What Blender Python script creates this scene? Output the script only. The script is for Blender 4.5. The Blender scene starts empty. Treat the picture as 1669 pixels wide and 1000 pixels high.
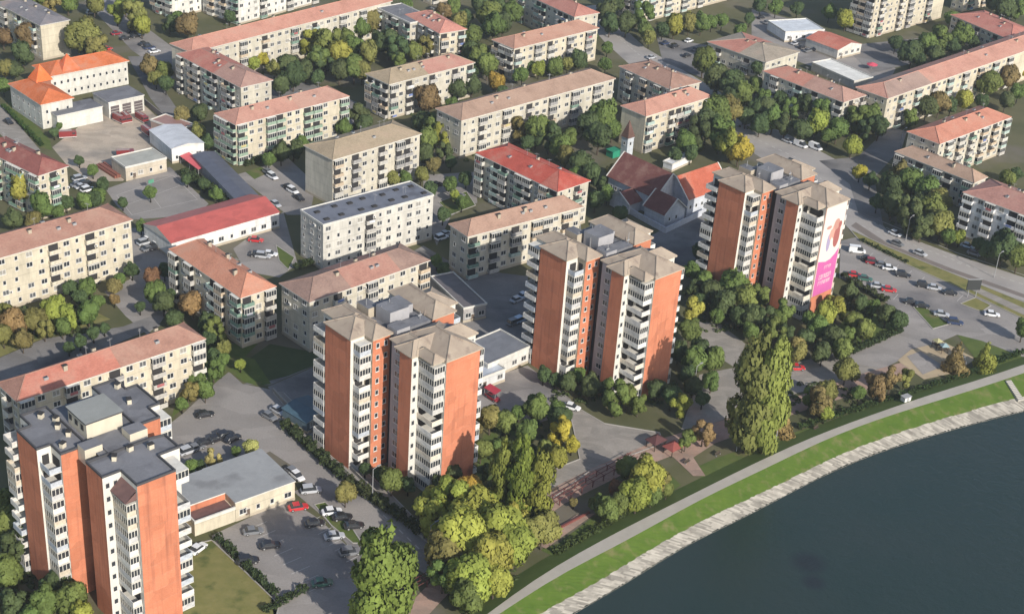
import bpy, math, random
from mathutils import Vector, Matrix
random.seed(7)
SC = bpy.context.scene
COL = SC.collection

# ------------------------------------------------------------------ camera
FPX, PITCH, ROLL, PX, PY, CAMH = 2471.0, 0.49494, 0.07287, 834.5, 500.0, 190.0
_c, _s = math.cos(PITCH), math.sin(PITCH)
FWD = Vector((0, _c, -_s)); _r0 = Vector((1, 0, 0)); _u0 = Vector((0, _s, _c))
RGT = math.cos(ROLL)*_r0 + math.sin(ROLL)*_u0
UPV = -math.sin(ROLL)*_r0 + math.cos(ROLL)*_u0
cam_d = bpy.data.cameras.new("camera"); cam = bpy.data.objects.new("camera", cam_d); COL.objects.link(cam)
cam_d.sensor_fit = 'HORIZONTAL'; cam_d.sensor_width = 36.0; cam_d.lens = FPX/1669.0*36.0
cam_d.clip_start = 1.0; cam_d.clip_end = 8000.0
M = Matrix((( RGT.x, UPV.x, -FWD.x, 0), (RGT.y, UPV.y, -FWD.y, 0), (RGT.z, UPV.z, -FWD.z, CAMH), (0, 0, 0, 1)))
cam.matrix_world = M
SC.camera = cam

# ------------------------------------------------------------------ sky, sun, exposure
SUN_EL, SUN_AZ = math.radians(28.5), math.radians(-53.5)      # azimuth in the XY plane, from +X
w = bpy.data.worlds.new("World"); SC.world = w; w.use_nodes = True
nt = w.node_tree; bg = nt.nodes['Background']
sky = nt.nodes.new('ShaderNodeTexSky'); sky.sky_type = 'NISHITA'; sky.sun_disc = False
sky.sun_elevation = SUN_EL; sky.sun_rotation = math.pi/2 - SUN_AZ
nt.links.new(sky.outputs[0], bg.inputs[0]); bg.inputs[1].default_value = 0.10
sl = bpy.data.lights.new("sun", 'SUN'); sl.energy = 3.6; sl.angle = math.radians(0.6); sl.color = (1.0, 0.94, 0.85)
so = bpy.data.objects.new("sun", sl); COL.objects.link(so)
sd = Vector((math.cos(SUN_AZ)*math.cos(SUN_EL), math.sin(SUN_AZ)*math.cos(SUN_EL), math.sin(SUN_EL)))
so.rotation_euler = sd.to_track_quat('Z', 'Y').to_euler(); so.location = (0, 0, 300)
SC.view_settings.view_transform = 'Standard'; SC.view_settings.look = 'None'
SC.view_settings.exposure = 0.68; SC.view_settings.gamma = 1.0; SC.view_settings.use_curve_mapping = False

# ------------------------------------------------------------------ helpers
def at(x, y, z=0.0):
    """world point on the level z seen at photo pixel (x, y)"""
    d = FWD*FPX + RGT*(x-PX) - UPV*(y-PY)
    t = (z-CAMH)/d.z
    return Vector((d.x*t, d.y*t, z))
def mpp(p):                       # metres per photo pixel at a world point
    return ((Vector(p)-Vector((0, 0, CAMH))).dot(FWD))/FPX

class MB:
    def __init__(s): s.v = []; s.f = []; s.m = []
    def quad(s, pts, m=0):
        i = len(s.v); s.v += [tuple(p) for p in pts]; s.f.append(tuple(range(i, i+len(pts)))); s.m.append(m)
    def box(s, x0, x1, y0, y1, z0, z1, m=0, top=None):
        i = len(s.v)
        s.v += [(x0,y0,z0),(x1,y0,z0),(x1,y1,z0),(x0,y1,z0),(x0,y0,z1),(x1,y0,z1),(x1,y1,z1),(x0,y1,z1)]
        for k, q in enumerate(((0,3,2,1),(4,5,6,7),(0,1,5,4),(1,2,6,5),(2,3,7,6),(3,0,4,7))):
            s.f.append(tuple(i+a for a in q)); s.m.append(top if (top is not None and k == 1) else m)
    def prism(s, poly, z0, z1, mats=0, top=0, bottom=False):
        n = len(poly); i = len(s.v)
        s.v += [(p[0], p[1], z0) for p in poly] + [(p[0], p[1], z1) for p in poly]
        for k in range(n):
            j = (k+1) % n
            s.f.append((i+k, i+j, i+n+j, i+n+k)); s.m.append(mats[k] if isinstance(mats, (list, tuple)) else mats)
        s.f.append(tuple(i+n+k for k in range(n))); s.m.append(top)
    def cyl(s, x, y, z0, z1, r0, r1, n=8, m=0, axis=None):
        i = len(s.v)
        for k in range(n):
            a = 2*math.pi*k/n; s.v.append((x+r0*math.cos(a), y+r0*math.sin(a), z0))
        for k in range(n):
            a = 2*math.pi*k/n; s.v.append((x+r1*math.cos(a), y+r1*math.sin(a), z1))
        for k in range(n):
            j = (k+1) % n; s.f.append((i+k, i+j, i+n+j, i+n+k)); s.m.append(m)
        s.f.append(tuple(i+n+k for k in range(n))); s.m.append(m)
    def tube(s, a, b, r0, r1, n=6, m=0):
        a = Vector(a); b = Vector(b); d = (b-a).normalized()
        p = d.orthogonal().normalized(); q = d.cross(p); i = len(s.v)
        for c, r in ((a, r0), (b, r1)):
            for k in range(n):
                t = 2*math.pi*k/n; s.v.append(tuple(c + p*math.cos(t)*r + q*math.sin(t)*r))
        for k in range(n):
            j = (k+1) % n; s.f.append((i+k, i+j, i+n+j, i+n+k)); s.m.append(m)
        s.f.append(tuple(i+n+k for k in range(n))); s.m.append(m)
    def mesh(s, name, mats):
        me = bpy.data.meshes.new(name); me.from_pydata(s.v, [], s.f)
        for mm in mats: me.materials.append(mm)
        if len(mats) > 1: me.polygons.foreach_set('material_index', s.m)
        me.update(); return me
    def obj(s, name, mats, parent=None):
        return link(name, s.mesh(name, mats), parent)

def link(name, me, parent=None, loc=None, rz=None, color=None):
    o = bpy.data.objects.new(name, me); COL.objects.link(o)
    if parent is not None: o.parent = parent
    if loc is not None: o.location = loc
    if rz is not None: o.rotation_euler = (0, 0, rz)
    if color is not None: o.color = (*color[:3], 1)
    return o
def tag(o, label=None, cat=None, group=None, kind=None):
    if label: o['label'] = label
    if cat: o['category'] = cat
    if group: o['group'] = group
    if kind: o['kind'] = kind
    return o
def thing(name, label, cat, loc, rz=0.0, group=None):
    o = bpy.data.objects.new(name, None); COL.objects.link(o)
    o.empty_display_size = 0.5
    o.location = loc; o.rotation_euler = (0, 0, rz)
    return tag(o, label, cat, group)
ORD = ['leftmost', 'second', 'third', 'fourth', 'fifth', 'sixth', 'seventh', 'eighth', 'ninth', 'tenth', 'eleventh', 'twelfth']
def ordinal(k, n, what):
    if n == 1: return what
    if k == 0: return 'leftmost ' + what
    if k == n-1: return 'rightmost ' + what
    return f'{ORD[k]} {what} from the left,' if k < len(ORD) else what

# ------------------------------------------------------------------ materials
def mat(name, col, rough=0.85, col2=None, scale=1.0, amt=0.5, stretch=(1, 1, 1), detail=4, objcol=False, spec=0.3, bump=0.0, third=None, coords='Object', metal=0.0):
    m = bpy.data.materials.new(name); m.use_nodes = True; nt = m.node_tree; N = nt.nodes; L = nt.links
    b = N['Principled BSDF']; b.inputs['Roughness'].default_value = rough; b.inputs['Specular IOR Level'].default_value = spec
    b.inputs['Metallic'].default_value = metal
    src = None
    if objcol:
        oi = N.new('ShaderNodeObjectInfo'); src = oi.outputs['Color']
    if col2 is None and not objcol:
        b.inputs['Base Color'].default_value = (*col, 1); 
        if bump == 0: return m
    tc = N.new('ShaderNodeTexCoord'); mp = N.new('ShaderNodeMapping'); mp.inputs['Scale'].default_value = stretch
    L.new(tc.outputs[coords], mp.inputs[0])
    no = N.new('ShaderNodeTexNoise'); no.inputs['Scale'].default_value = scale; no.inputs['Detail'].default_value = detail
    no.inputs['Roughness'].default_value = 0.62
    L.new(mp.outputs[0], no.inputs['Vector'])
    rp = N.new('ShaderNodeMapRange'); rp.inputs['From Min'].default_value = 0.3; rp.inputs['From Max'].default_value = 0.7
    L.new(no.outputs['Fac'], rp.inputs['Value'])
    mx = N.new('ShaderNodeMix'); mx.data_type = 'RGBA'
    L.new(rp.outputs[0], mx.inputs['Factor'])
    if objcol:
        v1 = N.new('ShaderNodeMix'); v1.data_type = 'RGBA'; v1.blend_type = 'MULTIPLY'; v1.inputs['Factor'].default_value = 1
        L.new(src, v1.inputs[6]); k = 1-amt; v1.inputs[7].default_value = (k, k, k, 1)
        v2 = N.new('ShaderNodeMix'); v2.data_type = 'RGBA'; v2.blend_type = 'MULTIPLY'; v2.inputs['Factor'].default_value = 1
        L.new(src, v2.inputs[6]); k = 1+amt; v2.inputs[7].default_value = (k, k, k, 1)
        L.new(v1.outputs[2], mx.inputs[6]); L.new(v2.outputs[2], mx.inputs[7])
    else:
        mx.inputs[6].default_value = (*col, 1); mx.inputs[7].default_value = (*(col2 or col), 1)
    out = mx.outputs[2]
    if third:
        c3, s3, lo, hi = third
        n3 = N.new('ShaderNodeTexNoise'); n3.inputs['Scale'].default_value = s3; n3.inputs['Detail'].default_value = 5
        L.new(tc.outputs[coords], n3.inputs['Vector'])
        r3 = N.new('ShaderNodeMapRange'); r3.inputs['From Min'].default_value = lo; r3.inputs['From Max'].default_value = hi
        L.new(n3.outputs['Fac'], r3.inputs['Value'])
        m3 = N.new('ShaderNodeMix'); m3.data_type = 'RGBA'; L.new(r3.outputs[0], m3.inputs['Factor'])
        L.new(out, m3.inputs[6]); m3.inputs[7].default_value = (*c3, 1); out = m3.outputs[2]
    L.new(out, b.inputs['Base Color'])
    if bump > 0:
        bp = N.new('ShaderNodeBump'); bp.inputs['Strength'].default_value = bump; bp.inputs['Distance'].default_value = 0.2
        L.new(no.outputs['Fac'], bp.inputs['Height']); L.new(bp.outputs[0], b.inputs['Normal'])
    return m

def tile_mat(name):
    """clay tile roof: tone per object, faint courses, weathered patches"""
    m = bpy.data.materials.new(name); m.use_nodes = True; nt = m.node_tree; N = nt.nodes; L = nt.links
    b = N['Principled BSDF']; b.inputs['Roughness'].default_value = 0.9; b.inputs['Specular IOR Level'].default_value = 0.15
    tc = N.new('ShaderNodeTexCoord'); oi = N.new('ShaderNodeObjectInfo')
    n1 = N.new('ShaderNodeTexNoise'); n1.inputs['Scale'].default_value = 0.16; n1.inputs['Detail'].default_value = 6; n1.inputs['Roughness'].default_value = 0.7
    n2 = N.new('ShaderNodeTexNoise'); n2.inputs['Scale'].default_value = 1.6; n2.inputs['Detail'].default_value = 5
    L.new(tc.outputs['Object'], n1.inputs[0])
    mp = N.new('ShaderNodeMapping'); mp.inputs['Scale'].default_value = (1, 1, 5); L.new(tc.outputs['Object'], mp.inputs[0]); L.new(mp.outputs[0], n2.inputs[0])
    wv = N.new('ShaderNodeTexWave'); wv.wave_type = 'BANDS'; wv.bands_direction = 'Z'; wv.inputs['Scale'].default_value = 4.0; wv.inputs['Distortion'].default_value = 0.6
    L.new(tc.outputs['Object'], wv.inputs[0])
    a = N.new('ShaderNodeMath'); a.operation = 'MULTIPLY_ADD'; a.inputs[1].default_value = 1.1; a.inputs[2].default_value = 0.02; L.new(n1.outputs['Fac'], a.inputs[0])
    c = N.new('ShaderNodeMath'); c.operation = 'MULTIPLY_ADD'; c.inputs[1].default_value = 0.7; L.new(n2.outputs['Fac'], c.inputs[0]); L.new(a.outputs[0], c.inputs[2])
    d = N.new('ShaderNodeMath'); d.operation = 'MULTIPLY_ADD'; d.inputs[1].default_value = 0.08; L.new(wv.outputs['Fac'], d.inputs[0]); L.new(c.outputs[0], d.inputs[2])
    mx = N.new('ShaderNodeVectorMath'); mx.operation = 'SCALE'; L.new(oi.outputs['Color'], mx.inputs[0]); L.new(d.outputs[0], mx.inputs['Scale'])
    # greyish lichen patches
    r = N.new('ShaderNodeMapRange'); r.inputs['From Min'].default_value = 0.5; r.inputs['From Max'].default_value = 0.72; r.inputs['To Max'].default_value = 0.6
    L.new(n1.outputs['Fac'], r.inputs['Value'])
    m2 = N.new('ShaderNodeMix'); m2.data_type = 'RGBA'; L.new(r.outputs[0], m2.inputs['Factor']); L.new(mx.outputs[0], m2.inputs[6]); m2.inputs[7].default_value = (0.30, 0.21, 0.16, 1)
    L.new(m2.outputs[2], b.inputs['Base Color'])
    bp = N.new('ShaderNodeBump'); bp.inputs['Strength'].default_value = 0.5; bp.inputs['Distance'].default_value = 0.08
    L.new(n2.outputs['Fac'], bp.inputs['Height']); L.new(bp.outputs[0], b.inputs['Normal'])
    return m

def brick_mat(name, c1, c2):
    m = bpy.data.materials.new(name); m.use_nodes = True; nt = m.node_tree; N = nt.nodes; L = nt.links
    b = N['Principled BSDF']; b.inputs['Roughness'].default_value = 0.92; b.inputs['Specular IOR Level'].default_value = 0.15
    tc = N.new('ShaderNodeTexCoord')
    n1 = N.new('ShaderNodeTexNoise'); n1.inputs['Scale'].default_value = 0.35; n1.inputs['Detail'].default_value = 6; n1.inputs['Roughness'].default_value = 0.7; L.new(tc.outputs['Object'], n1.inputs[0])
    mp = N.new('ShaderNodeMapping'); mp.inputs['Scale'].default_value = (2.2, 2.2, 6); L.new(tc.outputs['Object'], mp.inputs[0])
    n2 = N.new('ShaderNodeTexNoise'); n2.inputs['Scale'].default_value = 1.5; n2.inputs['Detail'].default_value = 3; L.new(mp.outputs[0], n2.inputs[0])
    ad = N.new('ShaderNodeMath'); ad.operation = 'ADD'; L.new(n1.outputs['Fac'], ad.inputs[0]); L.new(n2.outputs['Fac'], ad.inputs[1])
    r = N.new('ShaderNodeMapRange'); r.inputs['From Min'].default_value = 0.7; r.inputs['From Max'].default_value = 1.3; L.new(ad.outputs[0], r.inputs['Value'])
    mx = N.new('ShaderNodeMix'); mx.data_type = 'RGBA'; L.new(r.outputs[0], mx.inputs['Factor']); mx.inputs[6].default_value = (*c1, 1); mx.inputs[7].default_value = (*c2, 1)
    # pale joints between storeys
    sx = N.new('ShaderNodeSeparateXYZ'); L.new(tc.outputs['Object'], sx.inputs[0])
    md = N.new('ShaderNodeMath'); md.operation = 'PINGPONG'; md.inputs[1].default_value = 1.425; L.new(sx.outputs['Z'], md.inputs[0])
    lt = N.new('ShaderNodeMath'); lt.operation = 'LESS_THAN'; lt.inputs[1].default_value = 0.05; L.new(md.outputs[0], lt.inputs[0])
    ml = N.new('ShaderNodeMath'); ml.operation = 'MULTIPLY'; ml.inputs[1].default_value = 0.34; L.new(lt.outputs[0], ml.inputs[0])
    m2 = N.new('ShaderNodeMix'); m2.data_type = 'RGBA'; L.new(ml.outputs[0], m2.inputs['Factor']); L.new(mx.outputs[2], m2.inputs[6]); m2.inputs[7].default_value = (0.38, 0.24, 0.17, 1)
    mp3 = N.new('ShaderNodeMapping'); mp3.inputs['Scale'].default_value = (1.3, 1.3, 0.07); L.new(tc.outputs['Object'], mp3.inputs[0])
    n3 = N.new('ShaderNodeTexNoise'); n3.inputs['Scale'].default_value = 1.0; n3.inputs['Detail'].default_value = 5; L.new(mp3.outputs[0], n3.inputs[0])
    r3 = N.new('ShaderNodeMapRange'); r3.inputs['From Min'].default_value = 0.52; r3.inputs['From Max'].default_value = 0.75; r3.inputs['To Max'].default_value = 0.7; L.new(n3.outputs['Fac'], r3.inputs['Value'])
    m4 = N.new('ShaderNodeMix'); m4.data_type = 'RGBA'; L.new(r3.outputs[0], m4.inputs['Factor']); L.new(m2.outputs[2], m4.inputs[6]); m4.inputs[7].default_value = (0.26, 0.10, 0.065, 1)
    vo = N.new('ShaderNodeTexVoronoi'); vo.distance = 'CHEBYCHEV'; vo.inputs['Scale'].default_value = 0.33; L.new(tc.outputs['Object'], vo.inputs['Vector'])
    sp = N.new('ShaderNodeSeparateColor'); L.new(vo.outputs['Color'], sp.inputs[0])
    r5 = N.new('ShaderNodeMapRange'); r5.inputs['From Min'].default_value = 0.0; r5.inputs['From Max'].default_value = 1.0; r5.inputs['To Min'].default_value = 0.90; r5.inputs['To Max'].default_value = 1.10; L.new(sp.outputs[0], r5.inputs['Value'])
    m5 = N.new('ShaderNodeVectorMath'); m5.operation = 'SCALE'; L.new(m4.outputs[2], m5.inputs[0]); L.new(r5.outputs[0], m5.inputs['Scale'])
    L.new(m5.outputs[0], b.inputs['Base Color'])
    return m

def render_mat(name):
    """rendered slab-block wall: object colour, rain streaks, panel joints"""
    m = bpy.data.materials.new(name); m.use_nodes = True; nt = m.node_tree; N = nt.nodes; L = nt.links
    b = N['Principled BSDF']; b.inputs['Roughness'].default_value = 0.9; b.inputs['Specular IOR Level'].default_value = 0.15
    tc = N.new('ShaderNodeTexCoord'); oi = N.new('ShaderNodeObjectInfo')
    mp = N.new('ShaderNodeMapping'); mp.inputs['Scale'].default_value = (1, 1, 0.22); L.new(tc.outputs['Object'], mp.inputs[0])
    n1 = N.new('ShaderNodeTexNoise'); n1.inputs['Scale'].default_value = 0.9; n1.inputs['Detail'].default_value = 6; n1.inputs['Roughness'].default_value = 0.7; L.new(mp.outputs[0], n1.inputs[0])
    n2 = N.new('ShaderNodeTexNoise'); n2.inputs['Scale'].default_value = 0.14; n2.inputs['Detail'].default_value = 4; L.new(tc.outputs['Object'], n2.inputs[0])
    a = N.new('ShaderNodeMath'); a.operation = 'MULTIPLY_ADD'; a.inputs[1].default_value = 0.75; a.inputs[2].default_value = 0.20; L.new(n1.outputs['Fac'], a.inputs[0])
    c = N.new('ShaderNodeMath'); c.operation = 'MULTIPLY_ADD'; c.inputs[1].default_value = 0.62; L.new(n2.outputs['Fac'], c.inputs[0]); L.new(a.outputs[0], c.inputs[2])
    sx = N.new('ShaderNodeSeparateXYZ'); L.new(tc.outputs['Object'], sx.inputs[0])
    md = N.new('ShaderNodeMath'); md.operation = 'PINGPONG'; md.inputs[1].default_value = 1.4; L.new(sx.outputs['Z'], md.inputs[0])
    lt = N.new('ShaderNodeMath'); lt.operation = 'LESS_THAN'; lt.inputs[1].default_value = 0.06; L.new(md.outputs[0], lt.inputs[0])
    ml = N.new('ShaderNodeMath'); ml.operation = 'MULTIPLY_ADD'; ml.inputs[1].default_value = -0.2; L.new(lt.outputs[0], ml.inputs[0]); L.new(c.outputs[0], ml.inputs[2])
    mx = N.new('ShaderNodeVectorMath'); mx.operation = 'SCALE'; L.new(oi.outputs['Color'], mx.inputs[0]); L.new(ml.outputs[0], mx.inputs['Scale'])
    L.new(mx.outputs[0], b.inputs['Base Color'])
    return m

def leaf_mat(name):
    m = bpy.data.materials.new(name); m.use_nodes = True; nt = m.node_tree; N = nt.nodes; L = nt.links
    b = N['Principled BSDF']; b.inputs['Roughness'].default_value = 0.75; b.inputs['Specular IOR Level'].default_value = 0.2
    tc = N.new('ShaderNodeTexCoord'); oi = N.new('ShaderNodeObjectInfo'); ge = N.new('ShaderNodeNewGeometry')
    n1 = N.new('ShaderNodeTexNoise'); n1.inputs['Scale'].default_value = 0.55; n1.inputs['Detail'].default_value = 4; n1.inputs['Roughness'].default_value = 0.65
    ad = N.new('ShaderNodeVectorMath'); ad.operation = 'ADD'; L.new(tc.outputs['Object'], ad.inputs[0])
    cx = N.new('ShaderNodeCombineXYZ'); mu = N.new('ShaderNodeMath'); mu.operation = 'MULTIPLY'; mu.inputs[1].default_value = 60; L.new(oi.outputs['Random'], mu.inputs[0]); L.new(mu.outputs[0], cx.inputs[0])
    L.new(cx.outputs[0], ad.inputs[1]); L.new(ad.outputs[0], n1.inputs[0])
    v = N.new('ShaderNodeMath'); v.operation = 'MULTIPLY_ADD'; v.inputs[1].default_value = 1.5; v.inputs[2].default_value = 0.25; L.new(n1.outputs['Fac'], v.inputs[0])
    w2 = N.new('ShaderNodeMath'); w2.operation = 'MULTIPLY_ADD'; w2.inputs[1].default_value = 0.30; w2.inputs[2].default_value = -0.15; L.new(ge.outputs['Random Per Island'], w2.inputs[0])
    s = N.new('ShaderNodeMath'); s.operation = 'ADD'; L.new(v.outputs[0], s.inputs[0]); L.new(w2.outputs[0], s.inputs[1])
    mx = N.new('ShaderNodeVectorMath'); mx.operation = 'SCALE'; L.new(oi.outputs['Color'], mx.inputs[0]); L.new(s.outputs[0], mx.inputs['Scale'])
    hs = N.new('ShaderNodeHueSaturation'); hv = N.new('ShaderNodeMath'); hv.operation = 'MULTIPLY_ADD'; hv.inputs[1].default_value = 0.05; hv.inputs[2].default_value = 0.475
    L.new(oi.outputs['Random'], hv.inputs[0]); L.new(hv.outputs[0], hs.inputs['Hue']); L.new(mx.outputs[0], hs.inputs['Color'])
    L.new(hs.outputs[0], b.inputs['Base Color'])
    tr = N.new('ShaderNodeBsdfTranslucent'); L.new(hs.outputs[0], tr.inputs['Color'])
    ms = N.new('ShaderNodeMixShader'); ms.inputs[0].default_value = 0.25; L.new(b.outputs[0], ms.inputs[1]); L.new(tr.outputs[0], ms.inputs[2])
    L.new(ms.outputs[0], N['Material Output'].inputs[0])
    return m

TILE = tile_mat('clay_tile'); BRICK = brick_mat('orange_brick', (0.44, 0.155, 0.085), (0.53, 0.205, 0.118)); WALL = render_mat('rendered_wall'); LEAF = leaf_mat('leaves')
WHITE = mat('white_panel', (0.62, 0.60, 0.55), 0.8, (0.50, 0.48, 0.43), 0.8, stretch=(1, 1, .3))
BEIGE = mat('beige_panel', (0.44, 0.38, 0.29), 0.9, (0.36, 0.31, 0.24), 0.7, stretch=(1, 1, .3))
GREYROOF = mat('bitumen_roof', (0.150, 0.152, 0.165), 0.9, (0.185, 0.185, 0.197), 0.5, detail=8, third=((0.11, 0.11, 0.12), 0.25, 0.55, 0.7))
TOWROOF = mat('faded_roof_sheet', (0.37, 0.305, 0.235), 0.85, (0.27, 0.215, 0.17), 0.3, detail=8, third=((0.205, 0.16, 0.13), 0.5, 0.56, 0.72))
GLASS = mat('window_glass', (0.034, 0.038, 0.044), 0.22, spec=0.6)
CURT = mat('curtained_glass', (0.16, 0.16, 0.16), 0.35, (0.05, 0.055, 0.06), 1.2)
FRAME = mat('white_frame', (0.60, 0.59, 0.56), 0.6)
DARK = mat('dark_recess', (0.035, 0.033, 0.033), 0.9)  # caps, doors and grilles; also shade painted into the tower slots
PARA = mat('balcony_parapet', (0, 0, 0), 0.85, scale=1.4, amt=0.22, objcol=True)
PARAPET = mat('dark_coping', (0.06, 0.06, 0.065), 0.8)
BROWNTILE = mat('brown_roof_cap', (0.17, 0.095, 0.085), 0.8, (0.12, 0.07, 0.065), 1.0)
ASPH = mat('asphalt', (0.25, 0.230, 0.213), 0.95, (0.29, 0.267, 0.248), 0.12, detail=9, third=((0.165, 0.155, 0.152), 0.05, 0.52, 0.68), coords='Object')
ASPHD = mat('dark_and_shaded_asphalt', (0.175, 0.166, 0.16), 0.95, (0.22, 0.208, 0.20), 0.15, detail=9, third=((0.08, 0.078, 0.08), 0.05, 0.5, 0.68))  # dark lots, plus streets with the shade put into their colour
ROADP = mat('worn_road', (0.30, 0.275, 0.255), 0.95, (0.34, 0.315, 0.29), 0.10, detail=9, third=((0.235, 0.22, 0.21), 0.06, 0.52, 0.68))
PAVE = mat('paving', (0.29, 0.262, 0.23), 0.95, (0.235, 0.215, 0.19), 0.3, detail=8)
YARD = mat('yard_concrete', (0.47, 0.385, 0.30), 0.95, (0.39, 0.33, 0.26), 0.15, detail=8, third=((0.26, 0.23, 0.195), 0.08, 0.5, 0.65))
REDPAVE = mat('red_paving', (0.38, 0.245, 0.19), 0.95, (0.30, 0.225, 0.18), 0.35, detail=7)
SAND = mat('sand', (0.42, 0.33, 0.21), 1.0, (0.34, 0.27, 0.18), 0.4, detail=7)
GROUND = mat('rough_ground', (0.065, 0.072, 0.028), 1.0, (0.125, 0.115, 0.060), 0.05, detail=10, third=((0.135, 0.12, 0.09), 0.03, 0.56, 0.66), bump=0.6)
LAWN = mat('lawn_grass', (0.058, 0.092, 0.018), 1.0, (0.098, 0.125, 0.030), 0.3, detail=10, bump=0.8, third=((0.135, 0.120, 0.055), 0.16, 0.55, 0.70))
LAWNDRY = mat('dry_grass', (0.215, 0.190, 0.070), 1.0, (0.150, 0.150, 0.046), 0.35, detail=10, bump=0.6, third=((0.085, 0.10, 0.028), 0.22, 0.55, 0.68))
BANK = mat('bank_grass', (0.052, 0.098, 0.010), 1.0, (0.082, 0.128, 0.018), 0.25, detail=10, third=((0.135, 0.135, 0.05), 0.45, 0.52, 0.74), bump=0.7)
PATHM = mat('gravel_path', (0.38, 0.35, 0.305), 1.0, (0.32, 0.295, 0.255), 0.25, detail=8)
STONE = mat('stone_revetment', (0.42, 0.39, 0.335), 0.95, (0.30, 0.275, 0.235), 0.5, detail=9, third=((0.17, 0.15, 0.12), 0.9, 0.60, 0.72), bump=0.5)
BARK = mat('bark', (0.06, 0.045, 0.033), 1.0, (0.09, 0.07, 0.05), 2.0)
PAINT = mat('car_paint', (0, 0, 0), 0.28, scale=0.5, amt=0.03, objcol=True, spec=0.6)
TYRE = mat('tyre', (0.02, 0.02, 0.02), 0.9); LAMPG = mat('lamp_glass', (0.5, 0.45, 0.4), 0.2)
OBJC = mat('painted_surface', (0, 0, 0), 0.75, scale=0.8, amt=0.12, objcol=True)
METALROOF = mat('sheet_metal_roof', (0, 0, 0), 0.5, scale=0.3, amt=0.10, objcol=True, spec=0.4)
MARK = mat('road_marking', (0.45, 0.43, 0.40), 0.9)
POLE = mat('pole_metal', (0.30, 0.30, 0.30), 0.5, spec=0.5)

def patches(m, scale, dark, lo):
    nt = m.node_tree; N = nt.nodes; L = nt.links; b = N['Principled BSDF']; src = b.inputs['Base Color'].links[0].from_socket
    tc = N.new('ShaderNodeTexCoord'); vo = N.new('ShaderNodeTexVoronoi'); vo.distance = 'MINKOWSKI'; vo.inputs['Exponent'].default_value = 6; vo.inputs['Scale'].default_value = scale
    mp = N.new('ShaderNodeMapping'); mp.inputs['Rotation'].default_value = (0, 0, .8); mp.inputs['Scale'].default_value = (1, 2.2, 1); L.new(tc.outputs['Object'], mp.inputs[0]); L.new(mp.outputs[0], vo.inputs['Vector'])
    sp = N.new('ShaderNodeSeparateColor'); L.new(vo.outputs['Color'], sp.inputs[0])
    r = N.new('ShaderNodeMapRange'); r.inputs['To Min'].default_value = lo; r.inputs['To Max'].default_value = 1.08; L.new(sp.outputs[1], r.inputs['Value'])
    n = N.new('ShaderNodeTexNoise'); n.inputs['Scale'].default_value = 2.5; n.inputs['Detail'].default_value = 6; L.new(tc.outputs['Object'], n.inputs[0])
    r2 = N.new('ShaderNodeMapRange'); r2.inputs['From Min'].default_value = .3; r2.inputs['From Max'].default_value = .7; r2.inputs['To Min'].default_value = dark; r2.inputs['To Max'].default_value = 1.06; L.new(n.outputs['Fac'], r2.inputs['Value'])
    mu = N.new('ShaderNodeMath'); mu.operation = 'MULTIPLY'; L.new(r.outputs[0], mu.inputs[0]); L.new(r2.outputs[0], mu.inputs[1])
    s = N.new('ShaderNodeVectorMath'); s.operation = 'SCALE'; L.new(src, s.inputs[0]); L.new(mu.outputs[0], s.inputs['Scale']); L.new(s.outputs[0], b.inputs['Base Color'])
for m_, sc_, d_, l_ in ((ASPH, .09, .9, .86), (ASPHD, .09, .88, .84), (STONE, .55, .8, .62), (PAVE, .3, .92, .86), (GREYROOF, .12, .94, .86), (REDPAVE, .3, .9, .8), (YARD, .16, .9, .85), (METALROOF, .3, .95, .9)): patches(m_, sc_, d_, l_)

def water_mat():
    m = bpy.data.materials.new('river_water'); m.use_nodes = True; nt = m.node_tree; N = nt.nodes; L = nt.links
    b = N['Principled BSDF']; b.inputs['Roughness'].default_value = 0.12; b.inputs['IOR'].default_value = 1.33; b.inputs['Specular IOR Level'].default_value = 0.5
    tc = N.new('ShaderNodeTexCoord')
    n0 = N.new('ShaderNodeTexNoise'); n0.inputs['Scale'].default_value = 0.035; n0.inputs['Detail'].default_value = 5; L.new(tc.outputs['Object'], n0.inputs[0])
    mx = N.new('ShaderNodeMix'); mx.data_type = 'RGBA'; L.new(n0.outputs['Fac'], mx.inputs['Factor']); mx.inputs[6].default_value = (0.012, 0.031, 0.028, 1); mx.inputs[7].default_value = (0.027, 0.038, 0.035, 1)
    # two dark beds seen through the water
    out = mx.outputs[2]; gp = N.new('ShaderNodeNewGeometry')
    for (x, y, rx) in ((1318, 916, 3.6), (1326, 948, 2.4)):
        c = at(x, y, -2.5); d = N.new('ShaderNodeVectorMath'); d.operation = 'DISTANCE'; L.new(gp.outputs['Position'], d.inputs[0]); d.inputs[1].default_value = tuple(c)
        r = N.new('ShaderNodeMapRange'); r.inputs['From Min'].default_value = rx*.5; r.inputs['From Max'].default_value = rx*1.3; r.inputs['To Min'].default_value = .5; r.inputs['To Max'].default_value = 0; L.new(d.outputs['Value'], r.inputs['Value'])
        mm = N.new('ShaderNodeMix'); mm.data_type = 'RGBA'; L.new(r.outputs[0], mm.inputs['Factor']); L.new(out, mm.inputs[6]); mm.inputs[7].default_value = (.012, .010, .018, 1); out = mm.outputs[2]
    L.new(out, b.inputs['Base Color'])
    n1 = N.new('ShaderNodeTexNoise'); n1.inputs['Scale'].default_value = 0.55; n1.inputs['Detail'].default_value = 8; n1.inputs['Roughness'].default_value = .65; L.new(tc.outputs['Object'], n1.inputs[0])
    bp = N.new('ShaderNodeBump'); bp.inputs['Strength'].default_value = 0.6; bp.inputs['Distance'].default_value = 0.3; L.new(n1.outputs['Fac'], bp.inputs['Height']); L.new(bp.outputs[0], b.inputs['Normal'])
    return m
WATER = water_mat()

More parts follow.
